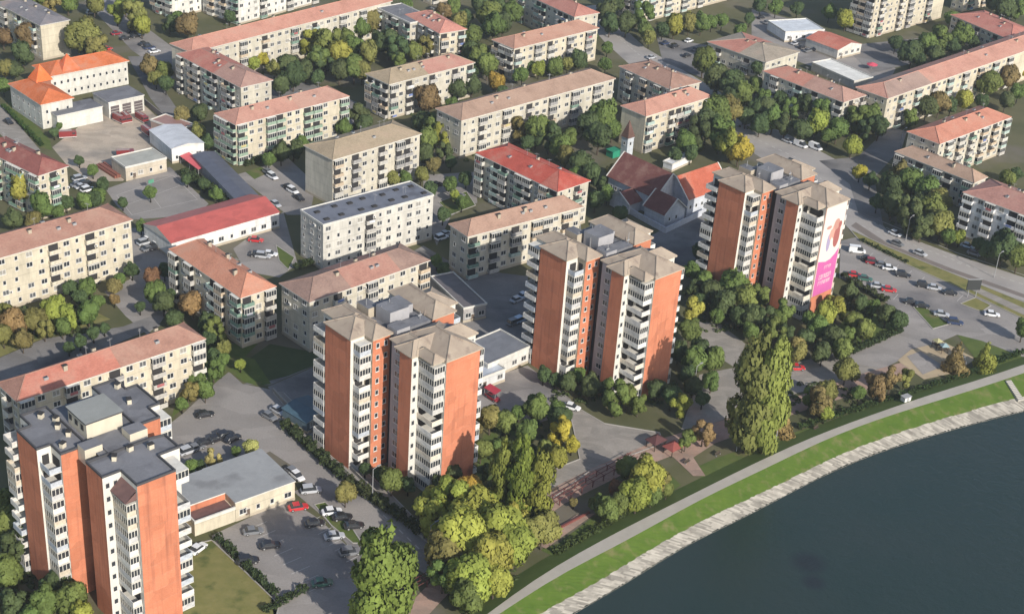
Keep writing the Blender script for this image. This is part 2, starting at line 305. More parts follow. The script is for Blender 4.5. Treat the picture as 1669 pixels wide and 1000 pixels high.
SLABM = mat('stone_slabs', (0.35, 0.325, 0.28), 0.95, (0.25, 0.232, 0.20), 0.5, detail=8, third=((0.20, 0.18, 0.15), 0.6, 0.60, 0.75))
def island_tone(m, lo, hi):
    nt = m.node_tree; N = nt.nodes; L = nt.links; b = N['Principled BSDF']; src = b.inputs['Base Color'].links[0].from_socket
    g = N.new('ShaderNodeNewGeometry'); r = N.new('ShaderNodeMapRange'); r.inputs['To Min'].default_value = lo; r.inputs['To Max'].default_value = hi; L.new(g.outputs['Random Per Island'], r.inputs['Value'])
    s = N.new('ShaderNodeVectorMath'); s.operation = 'SCALE'; L.new(src, s.inputs[0]); L.new(r.outputs[0], s.inputs['Scale']); L.new(s.outputs[0], b.inputs['Base Color'])
island_tone(SLABM, .55, 1.2)
# ------------------------------------------------------------------ ground, river, roads
def sheet(name, pts, z, m, px=True):
    P = [at(x, y, z) for x, y in pts] if px else [Vector((x, y, z)) for x, y in pts]
    from mathutils.geometry import tessellate_polygon
    me = bpy.data.meshes.new(name); tris = tessellate_polygon([P])
    fs = []
    for t in tris:
        a, b, c = (P[i] for i in t)
        fs.append(t if (b-a).cross(c-a).z > 0 else (t[0], t[2], t[1]))
    me.from_pydata([tuple(p) for p in P], [], fs); me.materials.append(m)
    return tag(link(name, me), kind='structure')

KERB = mat('kerb_stone', (0.34, 0.32, 0.29), .95)
def kerb_line(pts, z):
    P = [at(x, y, 0) for x, y in pts]; mb = MB(); n = len(P)
    for k in range(n):
        a, b = P[k], P[(k+1) % n]; t = (b-a).normalized(); q = Vector((-t.y, t.x, 0))*.12; c = [a-q, b-q, b+q, a+q]
        for j in range(4): mb.quad([c[j]+Vector((0,0,z)), c[(j+1)%4]+Vector((0,0,z)), c[(j+1)%4]+Vector((0,0,z+.12+.003*k)), c[j]+Vector((0,0,z+.12+.003*k))])
        mb.quad([p+Vector((0,0,z+.12+.003*k)) for p in c])
    tag(mb.obj('kerb', [KERB]), kind='structure')
def resample(pts, step=6.0):
    out = []
    for a, b in zip(pts[:-1], pts[1:]):
        n = max(1, int((b-a).length/step))
        for k in range(n): out.append(a.lerp(b, k/n))
    out.append(pts[-1]); return out
def smooth(pts, it=2):
    for _ in range(it):
        pts = [pts[0]] + [(pts[i-1]+pts[i]*2+pts[i+1])/4 for i in range(1, len(pts)-1)] + [pts[-1]]
    return pts
def ext(pts, d0, d1):
    a = pts[0] + (pts[0]-pts[2]).normalized()*d0; b = pts[-1] + (pts[-1]-pts[-3]).normalized()*d1
    return [a] + pts + [b]
# lines of the embankment, traced at their own heights
L_in  = [(799,998),(853,953),(932,906),(1004,867),(1076,831),(1152,793),(1244,747),(1336,706),(1428,673),(1520,641),(1612,614),(1669,593)]
L_out = [(824,995),(896,942),(968,908),(1040,870),(1100,836),(1152,807),(1244,765),(1336,719),(1428,683),(1520,655),(1612,627),(1669,607)]
L_st  = [(880,998),(993,939),(1060,892),(1152,844),(1281,784),(1382,733),(1474,701),(1566,673),(1658,648),(1690,640)]
L_wt  = [(932,1000),(1040,939),(1106,892),(1221,839),(1313,788),(1405,745),(1497,715),(1612,683),(1669,669),(1700,662)]
DZ = 1.5
def line(px, z): return [at(x, y, z) for x, y in px]
def resamp_n(pts, n):
    ln = [0]
    for a, b in zip(pts[:-1], pts[1:]): ln.append(ln[-1]+(b-a).length)
    out = []
    for k in range(n):
        t = ln[-1]*k/(n-1); i = 0
        while i < len(ln)-2 and ln[i+1] < t: i += 1
        out.append(pts[i].lerp(pts[i+1], (t-ln[i])/(ln[i+1]-ln[i])))
    return out
EN = 90
def emb(px, z):
    q = ext(line(px, z), 160, 260); return smooth(resamp_n(q, EN), 3)
E1, E2, E3, E4 = emb(L_in, DZ), emb(L_out, DZ), emb(L_st, -0.6), emb(L_wt, -2.4)
def ragged(E, amp, seed):
    r = random.Random(seed); fine = resamp_n(E, 700); out = []
    for i, p in enumerate(fine):
        t = (fine[min(i+1, 699)] - fine[max(i-1, 0)]).normalized(); out.append(p + Vector((-t.y, t.x, 0))*r.uniform(-amp, amp))
    return out
E0 = []
for i, p in enumerate(E1):
    t = (E1[min(i+1, EN-1)] - E1[max(i-1, 0)]).normalized(); n = Vector((-t.y, t.x, 0))
    E0.append(Vector((p.x, p.y, 0)) + n*4.6)
def strip(name, A, B, m, jit=0.0, sub=1):
    mb = MB(); rows = []
    for s in range(sub+1):
        r = []
        for a, b in zip(A, B):
            p = a.lerp(b, s/sub)
            if 0 < s < sub and jit: p = p + Vector((0, 0, random.uniform(-jit, jit)))
            r.append(p)
        rows.append(r)
    for s in range(sub):
        for i in range(len(A)-1):
            mb.quad([rows[s][i], rows[s+1][i], rows[s+1][i+1], rows[s][i+1]])
    return tag(mb.obj(name, [m]), kind='structure')
strip('bank_slope', E0, E1, mat('slope_grass', (0.065, 0.105, 0.018), 1.0, (0.09, 0.125, 0.028), 0.3, detail=8, bump=0.5))
strip('riverside_path', E1, E2, PATHM)
F2, F3, F4 = resamp_n(E2, 700), ragged(E3, .12, 4), ragged(E4, .45, 5)
strip('grass_bank', F2, F3, BANK, 0.03, 6)
G3 = [p + (q-p).normalized()*.12 + Vector((0, 0, -.02)) for p, q in zip(resamp_n(E3, 1100), resamp_n(E2, 1100))]; G4 = E4
G4 = [p + Vector((0, 0, 0)) for p in resamp_n(E4, 1100)]
_r = random.Random(8); SLABS = MB()
for i in range(1099):
    j = _r.uniform(-.35, .05); d0 = (G4[i]-G3[i]); d1 = (G4[i+1]-G3[i+1]); k = 1+j/max(d0.length, 1); h = 0.02; up = Vector((0, 0, h)); n_ = 2 if _r.random() < .5 else 3
    cuts = [0]+sorted(_r.uniform(.2, .85) for _ in range(n_-1))+[1]
    for a, b in zip(cuts[:-1], cuts[1:]): SLABS.quad([G3[i]+d0*a*k+up, G3[i]+d0*b*k+up, G3[i+1]+d1*b*k+up, G3[i+1]+d1*a*k+up])
tag(SLABS.obj('stone_embankment', [SLABM]), kind='structure')
E5 = [p + (q-p)*0.6 + Vector((0, 0, -0.6)) for p, q in zip(E4, [a + (a-b) for a, b in zip(E4, E3)])]
strip('stone_toe', [p+Vector((0,0,-.06)) for p in E4], E5, STONE)
sheet('river', [(-900, -600), (1800, -600), (1800, 900), (-900, 900)], -2.5, WATER, px=False)
gp = [(p.x, p.y) for p in E0]
ground_pts = gp + [(gp[-1][0]+1500, gp[-1][1]+1200), (2500, 3500), (-2500, 3500), (-2500, -300), (gp[0][0]-250, gp[0][1]-300)]
sheet('ground', ground_pts, 0.0, GROUND, px=False)

Z1, Z2, Z3, Z4 = 0.03, 0.06, 0.09, 0.12
sheet('street', [(235,722),(300,672),(372,604),(395,625),(440,634),(535,726),(735,912),(712,945),(640,905),(560,842),(500,795),(478,760),(440,735),(310,790),(270,770)], Z1, ASPH)
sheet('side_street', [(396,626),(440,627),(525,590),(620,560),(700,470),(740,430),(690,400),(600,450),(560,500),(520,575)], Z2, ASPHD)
sheet('side_street', [(436,630),(533,724),(560,700),(560,600),(525,592)], 0.045, ASPHD)  # dark tone carries the cast shadow of the tower beside it
sheet('parking_lot', [(345,872),(470,812),(520,845),(610,930),(600,1040),(450,1030),(440,960),(400,920),(352,888)], Z1, ASPH)
sheet('parking_lot', [(478,800),(520,785),(600,850),(640,905),(600,925),(525,840)], 0.045, ASPH)
sheet('grass_island', [(512,822),(530,818),(575,862),(590,885),(575,885),(540,856)], Z2+.01, LAWN)
sheet('pavement', [(445,640),(462,640),(560,735),(640,808),(730,900),(722,906),(620,815),(530,735)], Z2+.02, PAVE)
sheet('lawn', [(295,892),(345,880),(400,932),(455,985),(448,1015),(290,1015)], Z1, LAWNDRY)
sheet('lawn', [(372,605),(388,578),(415,585),(442,625),(420,628),(398,622)], Z2+.03, LAWN)
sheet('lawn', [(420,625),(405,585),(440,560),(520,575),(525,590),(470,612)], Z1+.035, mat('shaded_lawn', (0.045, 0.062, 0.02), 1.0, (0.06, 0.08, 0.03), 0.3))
sheet('plaza', [(925,655),(985,690),(1075,705),(1080,722),(960,768),(890,820),(875,775),(945,748),(935,700)], Z2, PAVE)
sheet('driveway', [(770,650),(800,615),(860,595),(930,650),(940,668),(880,688),(800,685)], Z1, ASPH)
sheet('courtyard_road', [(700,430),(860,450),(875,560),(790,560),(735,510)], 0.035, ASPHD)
sheet('courtyard_road', [(1000,365),(1060,385),(1145,335),(1160,440),(1110,452),(1060,410),(1010,390)], Z1, ASPHD)  # asphalt behind the tower darkened in colour for the shade there
sheet('footpath', [(1130,522),(1175,528),(1215,560),(1200,600),(1150,568)], Z1, PAVE)
sheet('footpath', [(1140,610),(1190,600),(1300,590),(1420,560),(1500,560),(1440,602),(1300,640),(1160,690),(1110,700)], Z1, PAVE)
sheet('parking_lot', [(1370,392),(1402,385),(1480,425),(1560,462),(1690,520),(1690,590),(1600,555),(1560,545),(1480,580),(1440,600),(1380,590),(1400,570),(1472,540),(1472,515),(1440,490),(1368,452)], Z2, ASPH)
sheet('grass_island', [(1488,500),(1510,502),(1548,528),(1520,536)], Z3, LAWN)
sheet('grass_island', [(1565,495),(1590,485),(1615,498),(1600,508)], Z3, LAWNDRY)
sheet('verge', [(1385,374),(1445,402),(1553,446),(1700,505),(1700,535),(1560,468),(1480,432),(1402,394)], Z3+.03, LAWNDRY)
sheet('footpath', [(1583,472),(1594,468),(1700,516),(1700,528)], Z4+.04, PAVE)
sheet('boulevard', [(935,12),(975,8),(1052,78),(1160,142),(1240,196),(1310,232),(1390,275),(1410,330),(1445,374),(1553,414),(1700,462),(1700,502),(1553,448),(1445,408),(1387,376),(1340,325),(1285,285),(1200,232),(1120,175),(1040,118),(985,68)], Z1, ROADP)
TRAM = mat('tram_bed', (0.20, 0.165, 0.145), 1.0, (0.155, 0.135, 0.12), .3)
for nm, pts, mm in (('tram_strip', [(1387,368),(1395,362),(1448,397),(1553,438),(1700,490),(1700,496),(1553,444),(1443,404)], TRAM),):
    sheet(nm, pts, Z2, mm)
def dashes(name, a, b, n, wd, z, fill=0.5):
    A = at(*a, z); B = at(*b, z); d = (B-A); t = d.normalized(); nn = Vector((-t.y, t.x, 0))*wd/2; mb = MB()
    for k in range(n):
        p = A + d*(k/n); q = A + d*((k+fill)/n)
        mb.quad([p-nn, q-nn, q+nn, p+nn])
    return tag(mb.obj(name, [MARK]), kind='structure')
dashes('lane_marking', (1400,352), (1560,420), 14, 0.3, Z2+.005); dashes('lane_marking', (1405,368), (1600,440), 16, 0.3, Z2+.008)
dashes('lane_marking', (1560,428), (1690,470), 9, 0.3, Z2+.005); dashes('lane_marking', (1000,55), (1045,92), 8, 0.3, Z2, .6)
dashes('road_edge_line', (1398,344), (1560,412), 1, 0.25, Z2, 1); dashes('road_edge_line', (1560,412), (1690,455), 1, 0.25, Z2, 1)
dashes('road_edge_line', (1392,380), (1560,450), 1, 0.25, Z2, 1); dashes('lane_marking', (600,815), (690,900), 7, 0.25, Z2, .5)
for a, b in (((190,318),(282,286)), ((200,336),(300,300)), ((215,350),(322,325)), ((190,318),(215,350)), ((235,302),(262,338)), ((282,286),(322,325))): dashes('court_line', a, b, 1, .12, Z1+.01, 1)
for a, b, zz in (((1330,285),(1392,335),.064), ((1215,218),(1325,270),.064), ((1110,150),(1210,208),.064)): dashes('lane_marking', a, b, 10, .3, zz)
for k in range(11):      # bays of the lower car park
    x, y = 500+k*9.2, 852+k*9.0
    dashes('bay_marking', (x, y), (x+22, y-11), 1, 0.14, Z1+.01, 1)
for k in range(9):       # bays of the right-hand car park
    dashes('bay_marking', (1402+k*21, 402+k*9.8), (1392+k*21, 412+k*9.8), 1, .15, Z2+.01, 1); dashes('bay_marking', (1380+k*19, 452+k*9), (1388+k*19, 443+k*9), 1, .15, Z2+.01, 1)
for k in range(8):
    x, y = 405+k*14, 862+k*14.5
    dashes('bay_marking', (x, y), (x+30, y-13), 1, 0.14, Z1+.01, 1)
sheet('street', [(120,-20),(205,-20),(232,40),(305,95),(292,155),(268,120),(215,82),(160,25)], Z1, ASPH)
sheet('lane', [(208,92),(232,92),(300,195),(286,212),(245,160)], Z2, ASPHD)
sheet('fire_station_yard', [(85,240),(150,190),(236,172),(275,208),(242,262),(200,295),(150,296),(108,268)], Z1, YARD)
sheet('sports_court', [(172,308),(277,272),(340,332),(322,350),(215,358),(190,335)], Z1, ASPH)
sheet('parking_lot', [(385,285),(470,258),(515,300),(505,350),(468,350),(415,308)], Z1, ASPH)
sheet('courtyard_road', [(212,372),(255,368),(295,470),(262,525),(240,545),(205,515),(170,475),(212,455)], Z1, ASPH)
sheet('street', [(-40,600),(70,552),(200,532),(245,515),(262,530),(110,592),(-40,660)], Z2, ASPHD)
sheet('parking_lot', [(380,405),(462,345),(485,430),(455,452),(400,442)], Z1, ASPH)
sheet('courtyard_road', [(690,285),(775,280),(778,330),(735,352),(712,400),(690,345)], Z1, ASPH)
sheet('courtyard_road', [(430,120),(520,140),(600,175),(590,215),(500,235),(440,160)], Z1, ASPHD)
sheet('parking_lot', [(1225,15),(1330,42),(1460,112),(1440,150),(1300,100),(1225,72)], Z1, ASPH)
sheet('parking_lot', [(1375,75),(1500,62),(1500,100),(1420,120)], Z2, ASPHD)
sheet('side_street', [(1335,262),(1400,255),(1450,205),(1478,215),(1470,240),(1425,290),(1440,370),(1400,350),(1385,300)], Z2, ASPHD)  # shade on this street is put into its asphalt colour
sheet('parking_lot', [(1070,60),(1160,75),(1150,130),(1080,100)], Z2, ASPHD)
sheet('lawn', [(5,172),(20,166),(82,228),(85,245),(65,240)], Z1, LAWN)
sheet('lane', [(-20,165),(3,172),(66,245),(40,255),(-20,200)], Z1, PAVE)
sheet('lawn', [(-20,530),(90,500),(150,505),(180,520),(60,555),(-20,590)], 0.04, LAWNDRY)
sheet('lawn', [(400,280),(425,272),(440,280),(415,292)], Z3, LAWN)
sheet('lawn', [(330,560),(420,560),(380,600),(330,640),(280,680),(290,640)], 0.04, LAWN)
sheet('lawn', [(450,400),(480,420),(470,440),(455,425)], Z3, LAWN)
sheet('lawn', [(715,330),(760,312),(775,335),(735,350)], Z3, LAWN)
sheet('lawn', [(1340,560),(1400,495),(1472,515),(1460,545),(1390,575)], 0.04, LAWN)
sheet('promenade', [(640,1010),(725,925),(890,800),(960,765),(1075,715),(1160,690),(1300,645),(1400,610),(1470,590),(1490,602),(1400,640),(1300,672),(1165,722),(1130,745),(1150,775),(1130,775),(1095,742),(1010,775),(920,820),(760,935),(690,1010)], Z3, REDPAVE)
sheet('terrace', [(870,885),(940,838),(970,836),(908,880),(890,893)], 0.19, REDPAVE)
sheet('playground', [(1463,587),(1485,569),(1537,556),(1590,584),(1560,606),(1506,618)], Z4, SAND)
sheet('playground_deck', [(1478,580),(1500,572),(1538,596),(1504,610)], Z4+.04, ASPH)
sheet('lawn', [(880,895),(910,885),(975,835),(1040,815),(1090,770),(1110,790),(1060,825),(940,885),(900,905)], Z2+.005, LAWN)
sheet('lawn', [(1125,765),(1170,745),(1260,715),(1340,690),(1440,655),(1520,625),(1600,600),(1660,575),(1669,585),(1600,608),(1500,642),(1330,700),(1200,758),(1150,782)], Z2+.005, LAWN)
sheet('lawn', [(1560,545),(1600,555),(1650,575),(1600,590),(1588,582)], Z2+.01, LAWN)
sheet('lawn', [(770,800),(880,830),(880,790),(850,700),(790,690)], 0.035, LAWN)

for pts_ in ([(512,822),(530,818),(575,862),(590,885),(575,885),(540,856)], [(1488,500),(1510,502),(1548,528),(1520,536)], [(1565,495),(1590,485),(1615,498),(1600,508)], [(295,892),(345,880),(400,932),(455,985),(448,1015),(290,1015)],
             [(925,655),(985,690),(1075,705),(1080,722),(960,768),(890,820),(875,775),(945,748),(935,700)], [(445,640),(462,640),(560,735),(640,808),(730,900),(722,906),(620,815),(530,735)], [(1385,374),(1445,402),(1553,446),(1700,505),(1700,535),(1560,468),(1480,432),(1402,394)], [(715,330),(760,312),(775,335),(735,350)], [(450,400),(480,420),(470,440),(455,425)]):
    kerb_line(pts_, .05)

# ------------------------------------------------------------------ shared small meshes
def window_mesh(name, wd, ht, pane, mull=1):
    mb = MB(); t = 0.09; d = 0.07           # local: x along the wall, -y outwards, z up from the sill
    mb.box(-wd/2, wd/2, -0.03, 0.02, 0, ht, 1)
    mb.box(-wd/2, wd/2, -d, -0.031, 0, t, 0); mb.box(-wd/2, wd/2, -d, -0.031, ht-t, ht, 0)
    mb.box(-wd/2, -wd/2+t, -d, -0.031, t, ht-t, 0); mb.box(wd/2-t, wd/2, -d, -0.031, t, ht-t, 0)
    for k in range(mull):
        x = -wd/2 + wd*(k+1)/(mull+1); mb.box(x-t/2, x+t/2, -d, -0.031, t, ht-t, 0)
    mb.box(-wd/2-.08, wd/2+.08, -0.16, 0.0, -0.07, -0.005, 0)
    return mb.mesh(name, [FRAME, pane])
WIN_A = window_mesh('window_wide', 1.7, 1.35, GLASS, 1); WIN_B = window_mesh('window_wide_curtained', 1.7, 1.35, CURT, 1)
WIN_P = window_mesh('window_pale_blind', 1.7, 1.35, mat('pale_blind', (0.34, 0.32, 0.28), .7, (0.22, 0.21, 0.19), 1.5), 1)
WIN_C = window_mesh('window_small', 0.9, 1.2, GLASS, 0); WIN_D = window_mesh('window_strip', 2.5, 1.3, GLASS, 2)
WINS = [WIN_A, WIN_A, WIN_B, WIN_B, WIN_P]
_m = MB(); _m.box(-.42, .42, -.36, -.02, 0, .6, 0); _m.cyl(-.05, -.37, .1, .12, .01, .01, 4, 1); _m.box(-.3, .1, -.375, -.361, .1, .5, 1); AC = _m.mesh('air_conditioner', [FRAME, DARK])
_m = MB(); _m.box(-.9, .9, -1.32, -1.29, .35, 1.05, 0); LAUNDRY = _m.mesh('laundry', [PARA])

def balcony_mesh(name, wd, dp, glazed):
    """local: x along the wall, -y outwards; mat 0 parapet, 1 slab, 2 recess, 3 glass"""
    mb = MB(); h = 1.0
    mb.box(-wd/2, wd/2, -dp, 0.02, -0.16, 0.0, 1)
    mb.box(-wd/2, wd/2, -dp-.003, -dp+.09, 0.001, h, 0)
    mb.box(-wd/2-.003, -wd/2+.08, -dp+.092, 0, 0.001, h, 0); mb.box(wd/2-.08, wd/2+.003, -dp+.092, 0, 0.001, h, 0)
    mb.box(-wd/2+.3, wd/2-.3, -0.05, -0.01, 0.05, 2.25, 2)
    if glazed:
        mb.box(-wd/2+.04, wd/2-.04, -dp+.03, -dp+.07, h+.001, 2.35, 3)
        for k in range(5):
            x = -wd/2+.05+(wd-.1)*k/4; mb.box(x-.05, x+.05, -dp-.004, -dp+.025, h+.001, 2.35, 1)
        mb.box(-wd/2, wd/2, -dp-.006, 0.0, 2.355, 2.48, 1)
    return mb.mesh(name, [PARA, WHITE, DARK, GLASS])
BALC = {True: balcony_mesh('glazed_balcony', 3.3, 1.15, True), False: balcony_mesh('open_balcony', 3.3, 1.15, False)}
PCOLS = [(0.5,0.48,0.43), (0.5,0.48,0.43), (0.42,0.40,0.36), (0.38,0.36,0.33), (0.16,0.24,0.19), (0.34,0.42,0.38), (0.28,0.27,0.26), (0.45,0.36,0.26)]

PALEROOF = mat('pale_bitumen_roof', (0.255, 0.265, 0.27), 0.85, (0.31, 0.32, 0.325), 0.35, detail=8, third=((0.20, 0.205, 0.21), 0.18, 0.55, 0.68))
def chimney_mesh():
    mb = MB(); mb.box(-.45, .45, -.35, .35, -1.0, 1.1, 0); mb.box(-.52, .52, -.42, .42, 1.101, 1.22, 1); return mb.mesh('chimney', [BEIGE, DARK])
CHIM = chimney_mesh()

def hip_roof(mb, x0, x1, y0, y1, z, rise, ov=0.45, hips=(1, 1), m=0, fas=1):
    """hip roof over a rectangle, ridge along the longer side; hips=0 leaves a gable end"""
    X0, X1, Y0, Y1 = x0-ov, x1+ov, y0-ov, y1+ov
    lw = X1-X0 >= Y1-Y0; th = 0.22
    h = (min(X1-X0, Y1-Y0))/2
    if lw:
        a = Vector((X0 + (h*0.95 if hips[0] else 0), (Y0+Y1)/2, z+rise)); b = Vector((X1 - (h*0.95 if hips[1] else 0), (Y0+Y1)/2, z+rise))
        if a.x > b.x: a.x = b.x = (X0+X1)/2
    else:
        a = Vector(((X0+X1)/2, Y0 + (h*0.95 if hips[0] else 0), z+rise)); b = Vector(((X0+X1)/2, Y1 - (h*0.95 if hips[1] else 0), z+rise))
        if a.y > b.y: a.y = b.y = (Y0+Y1)/2
    c = [Vector((X0, Y0, z)), Vector((X1, Y0, z)), Vector((X1, Y1, z)), Vector((X0, Y1, z))]
    if lw: F = [(c[0], c[1], b, a), (c[1], c[2], b), (c[2], c[3], a, b), (c[3], c[0], a)]
    else:  F = [(c[0], c[1], a), (c[1], c[2], b, a), (c[2], c[3], b), (c[3], c[0], a, b)]
    for q in F: mb.quad(q, m)
    for i in range(4):
        p, q = c[i], c[(i+1) % 4]; dn = Vector((0, 0, -th)); mb.quad([p+dn, q+dn, q, p], fas)
    mb.quad([v+Vector((0, 0, -th)) for v in reversed(c)], fas)
    # ridge and hip caps
    for p, q in ((a, b),) + (((c[0], a), (c[3], a), (c[1], b), (c[2], b)) if lw else ((c[0], a), (c[1], a), (c[2], b), (c[3], b))):
        if (q-p).length > 0.5: mb.tube(p, q, 0.16, 0.16, 5, m)
    return a, b

def frame_from(P1, P2, P3, h, dep=None, long_from=None):
    """footprint traced on the eaves (height h): P2 front corner, P3 right end of the front eave, P1 far end of the left eave"""
    q2, q3 = at(*P2, h), at(*P3, h)
    q1 = at(*P1, h) if P1 else None
    return q1, q2, q3

_m = MB(); _m.cyl(0, 0, -.4, 2.3, .045, .03, 5); _m.box(-.7, .7, -.02, .02, 1.9, 1.95)
for _k in range(5): _m.box(-.6+.3*_k, -.57+.3*_k, -.35, .35, 1.951, 1.98)
ANT = _m.mesh('antenna', [POLE])
_m = MB(); _m.box(-.5, .5, -.4, .4, -.3, .35, 0); _m.box(-.42, .42, -.32, .32, .351, .38, 1); HATCH = _m.mesh('skylight', [POLE, GLASS])
ALLB = []
def slab(label, P1, P2, P3, h, wall=(0.62,0.56,0.45), roof=(0.52,0.20,0.13), rtype='hip', dep=None, floors=None, rise=2.6, main='A', pat='WWBWWB', lpat='W', group=None,
         name='apartment_block', cat='apartment block', chim=3, split=None, hips=(1, 1), hidden=0.0, roofmat=None, balp=0.5, pcol=None, fl=None, ov=0.45):
    q2, q3 = at(*P2, h), at(*P3, h)
    if main == 'A':
        d = (q3-q2); L = d.length; u = d.normalized(); v = Vector((-u.y, u.x, 0))
        if dep is None: dep = (at(*P1, h)-q2).dot(v)
        W_ = dep
    else:
        d = at(*P1, h)-q2; W_ = d.length; v = d.normalized(); u = Vector((v.y, -v.x, 0)); L = (q3-q2).dot(u) if dep is None else dep
    ov = min(ov, .6)
    x0, x1, y0, y1 = ov, L-ov, ov, W_-ov
    rz = math.atan2(u.y, u.x)
    T = thing(name, label, cat, (q2.x, q2.y, 0), rz, group)
    ALLB.append((T, x0, x1, y0, y1))
    mb = MB(); mb.box(x0, x1, y0, y1, 0, h-.02, 0, top=0); mb.box(x0-.06, x1+.06, y0-.06, y1+.06, 0, 0.7, 1)
    wl = mb.obj('wall', [WALL, BEIGE], T); wl.color = (*wall, 1)
    rm = roofmat or TILE
    mb = MB()
    if rtype == 'hip':
        a, b = hip_roof(mb, x0, x1, y0, y1, h, rise, ov, hips)
    elif rtype == 'flat':
        mb.box(x0-.15, x1+.15, y0-.15, y1+.15, h-.019, h+.25, 1, top=0)
        for (bx0, bx1, by0, by1) in () if rm is PALEROOF else ((x0-.15, x1+.15, y0-.15, y0+.1), (x0-.15, x1+.15, y1-.1, y1+.15), (x0-.15, x0+.1, y0+.101, y1-.101), (x1-.1, x1+.15, y0+.101, y1-.101)):
            mb.box(bx0, bx1, by0, by1, h+.251, h+.55, 1)
        a, b = Vector((x0+2, (y0+y1)/2, h+.2)), Vector((x1-2, (y0+y1)/2, h+.2))
    elif rtype == 'gable':
        X0, X1, Y0, Y1 = x0-ov, x1+ov, y0-ov, y1+ov
        if L > W_:
            ym = (Y0+Y1)/2; a, b = Vector((X0, ym, h+rise)), Vector((X1, ym, h+rise))
            mb.quad([(X0,Y0,h),(X1,Y0,h),tuple(b),tuple(a)]); mb.quad([(X1,Y1,h),(X0,Y1,h),tuple(a),tuple(b)])
            mb.quad([(X0,Y1,h),(X0,Y0,h),tuple(a)], 1); mb.quad([(X1,Y0,h),(X1,Y1,h),tuple(b)], 1)
        else:
            xm = (X0+X1)/2; a, b = Vector((xm, Y0, h+rise)), Vector((xm, Y1, h+rise))
            mb.quad([(X0,Y1,h),(X0,Y0,h),tuple(a),tuple(b)]); mb.quad([(X1,Y0,h),(X1,Y1,h),tuple(b),tuple(a)])
            mb.quad([(X0,Y0,h),(X1,Y0,h),tuple(a)], 1); mb.quad([(X1,Y1,h),(X0,Y1,h),tuple(b)], 1)
        mb.quad([(X0,Y1,h),(X1,Y1,h),(X1,Y0,h),(X0,Y0,h)], 1)
    rf = mb.obj('roof', [rm, WHITE], T); rf.color = (*roof, 1)
    if split and rtype == 'hip':             # a length of roof relaid in another tile, its own low step above the old one
        f0, f1, c2 = split
        s0, s1 = x0 + (x1-x0)*f0, x0 + (x1-x0)*f1; mb = MB(); lw = L > W_
        e = 0.05; ym = (y0+y1)/2
        if lw:
            s0 = max(s0, x0-ov) ; hp0 = max(s0, a.x) ; hp1 = min(s1, b.x)
            mb.quad([(s0, y0-ov, h+e), (s1, y0-ov, h+e), (max(hp1, hp0), ym, h+rise+e), (hp0, ym, h+rise+e)])
            mb.quad([(s1, y1+ov, h+e), (s0, y1+ov, h+e), (hp0, ym, h+rise+e), (max(hp1, hp0), ym, h+rise+e)])
        else:
            s0, s1 = y0-ov + (y1-y0+2*ov)*f0, y0-ov + (y1-y0+2*ov)*f1; xm = (x0+x1)/2; hp0 = min(max(s0, a.y), b.y); hp1 = max(min(s1, b.y), a.y)
            mb.quad([(x0-ov, s1, h+e), (x0-ov, s0, h+e), (xm, hp0, h+rise+e), (xm, hp1, h+rise+e)])
            mb.quad([(x1+ov, s0, h+e), (x1+ov, s1, h+e), (xm, hp1, h+rise+e), (xm, hp0, h+rise+e)])
        r2 = mb.obj('relaid_roof_section', [rm], T); r2.color = (*c2, 1)
    rnd = random.Random(hash(label) % 9973 if False else sum(map(ord, label)))
    for k in range(chim):
        t = (k+.5)/chim + rnd.uniform(-.1, .1); p = a.lerp(b, t); off = rnd.choice([-1, 1])*1.6
        c = link('chimney', CHIM, rf); c.location = (p.x + (off if L < W_ else 0), p.y + (off if L >= W_ else 0), p.z - 0.9*(rtype == 'hip'))
    if h > 8:
        for k in range(3):
            p = a.lerp(b, rnd.uniform(.05, .95)); c = link('antenna', ANT, rf, (p.x, p.y, p.z), rnd.uniform(0, 3))
        for k in range(3):
            t = rnd.uniform(.05, .95); p = a.lerp(b, t); s_ = rnd.choice([-1, 1])*min(L, W_)*.22
            if rtype == 'hip': link('skylight', HATCH, rf, (p.x+(s_ if L < W_ else 0), p.y+(s_ if L >= W_ else 0), h+rise*(1-.22*2)+.1))
    nf = floors or max(1, round((h-0.6)/2.8)); fh = (h-0.5)/nf
    def facade(org, du, rzl, length, pattern, n_max):
        n = max(1, round(length/3.45)); bw = length/n; cnt = 0
        for i in range(n):
            ch = pattern[i % len(pattern)]; cx = bw*(i+.5)
            pc = pcol or rnd.choice(PCOLS)
            gl = rnd.random() < balp
            for f in range(nf):
                z = 0.55 + f*fh
                p = org + du*cx
                if ch == 'B' and not (f == 0 and nf > 2 and rnd.random() < .3):
                    if rnd.random() < .35: pc2 = pcol or rnd.choice(PCOLS)
                    else: pc2 = pc
                    o = link('balcony', BALC[gl if rnd.random() < .7 else not gl], T, (p.x, p.y, z-.02), rzl, pc2); o.scale = (min(1, bw/3.5), 1, min(1, fh/2.75))
                elif ch in 'WS' or ch == 'B':
                    if rnd.random() < .04: continue
                    me = rnd.choice(WINS) if ch != 'S' else WIN_C
                    if ch == 'W' and rnd.random() < .25: me = WIN_C
                    link('window', me, T, (p.x + du.x*rnd.uniform(-.3, .3), p.y + du.y*rnd.uniform(-.3, .3), z+.75), rzl)
                if rnd.random() < .10 and f > 0: link('air_conditioner', AC, T, (p.x + du.x*bw*.42, p.y + du.y*bw*.42, z+1.0), rzl)
                if ch == 'B' and rnd.random() < .12: link('laundry', LAUNDRY, T, (p.x, p.y, z), rzl, rnd.choice([(.6,.6,.62), (.35,.12,.12), (.15,.2,.4), (.5,.42,.2)]))
                cnt += 1
                if cnt >= n_max: return
    if pat.strip(): facade(Vector((x0, y0, 0)), Vector((1, 0, 0)), 0, x1-x0, pat, 96)
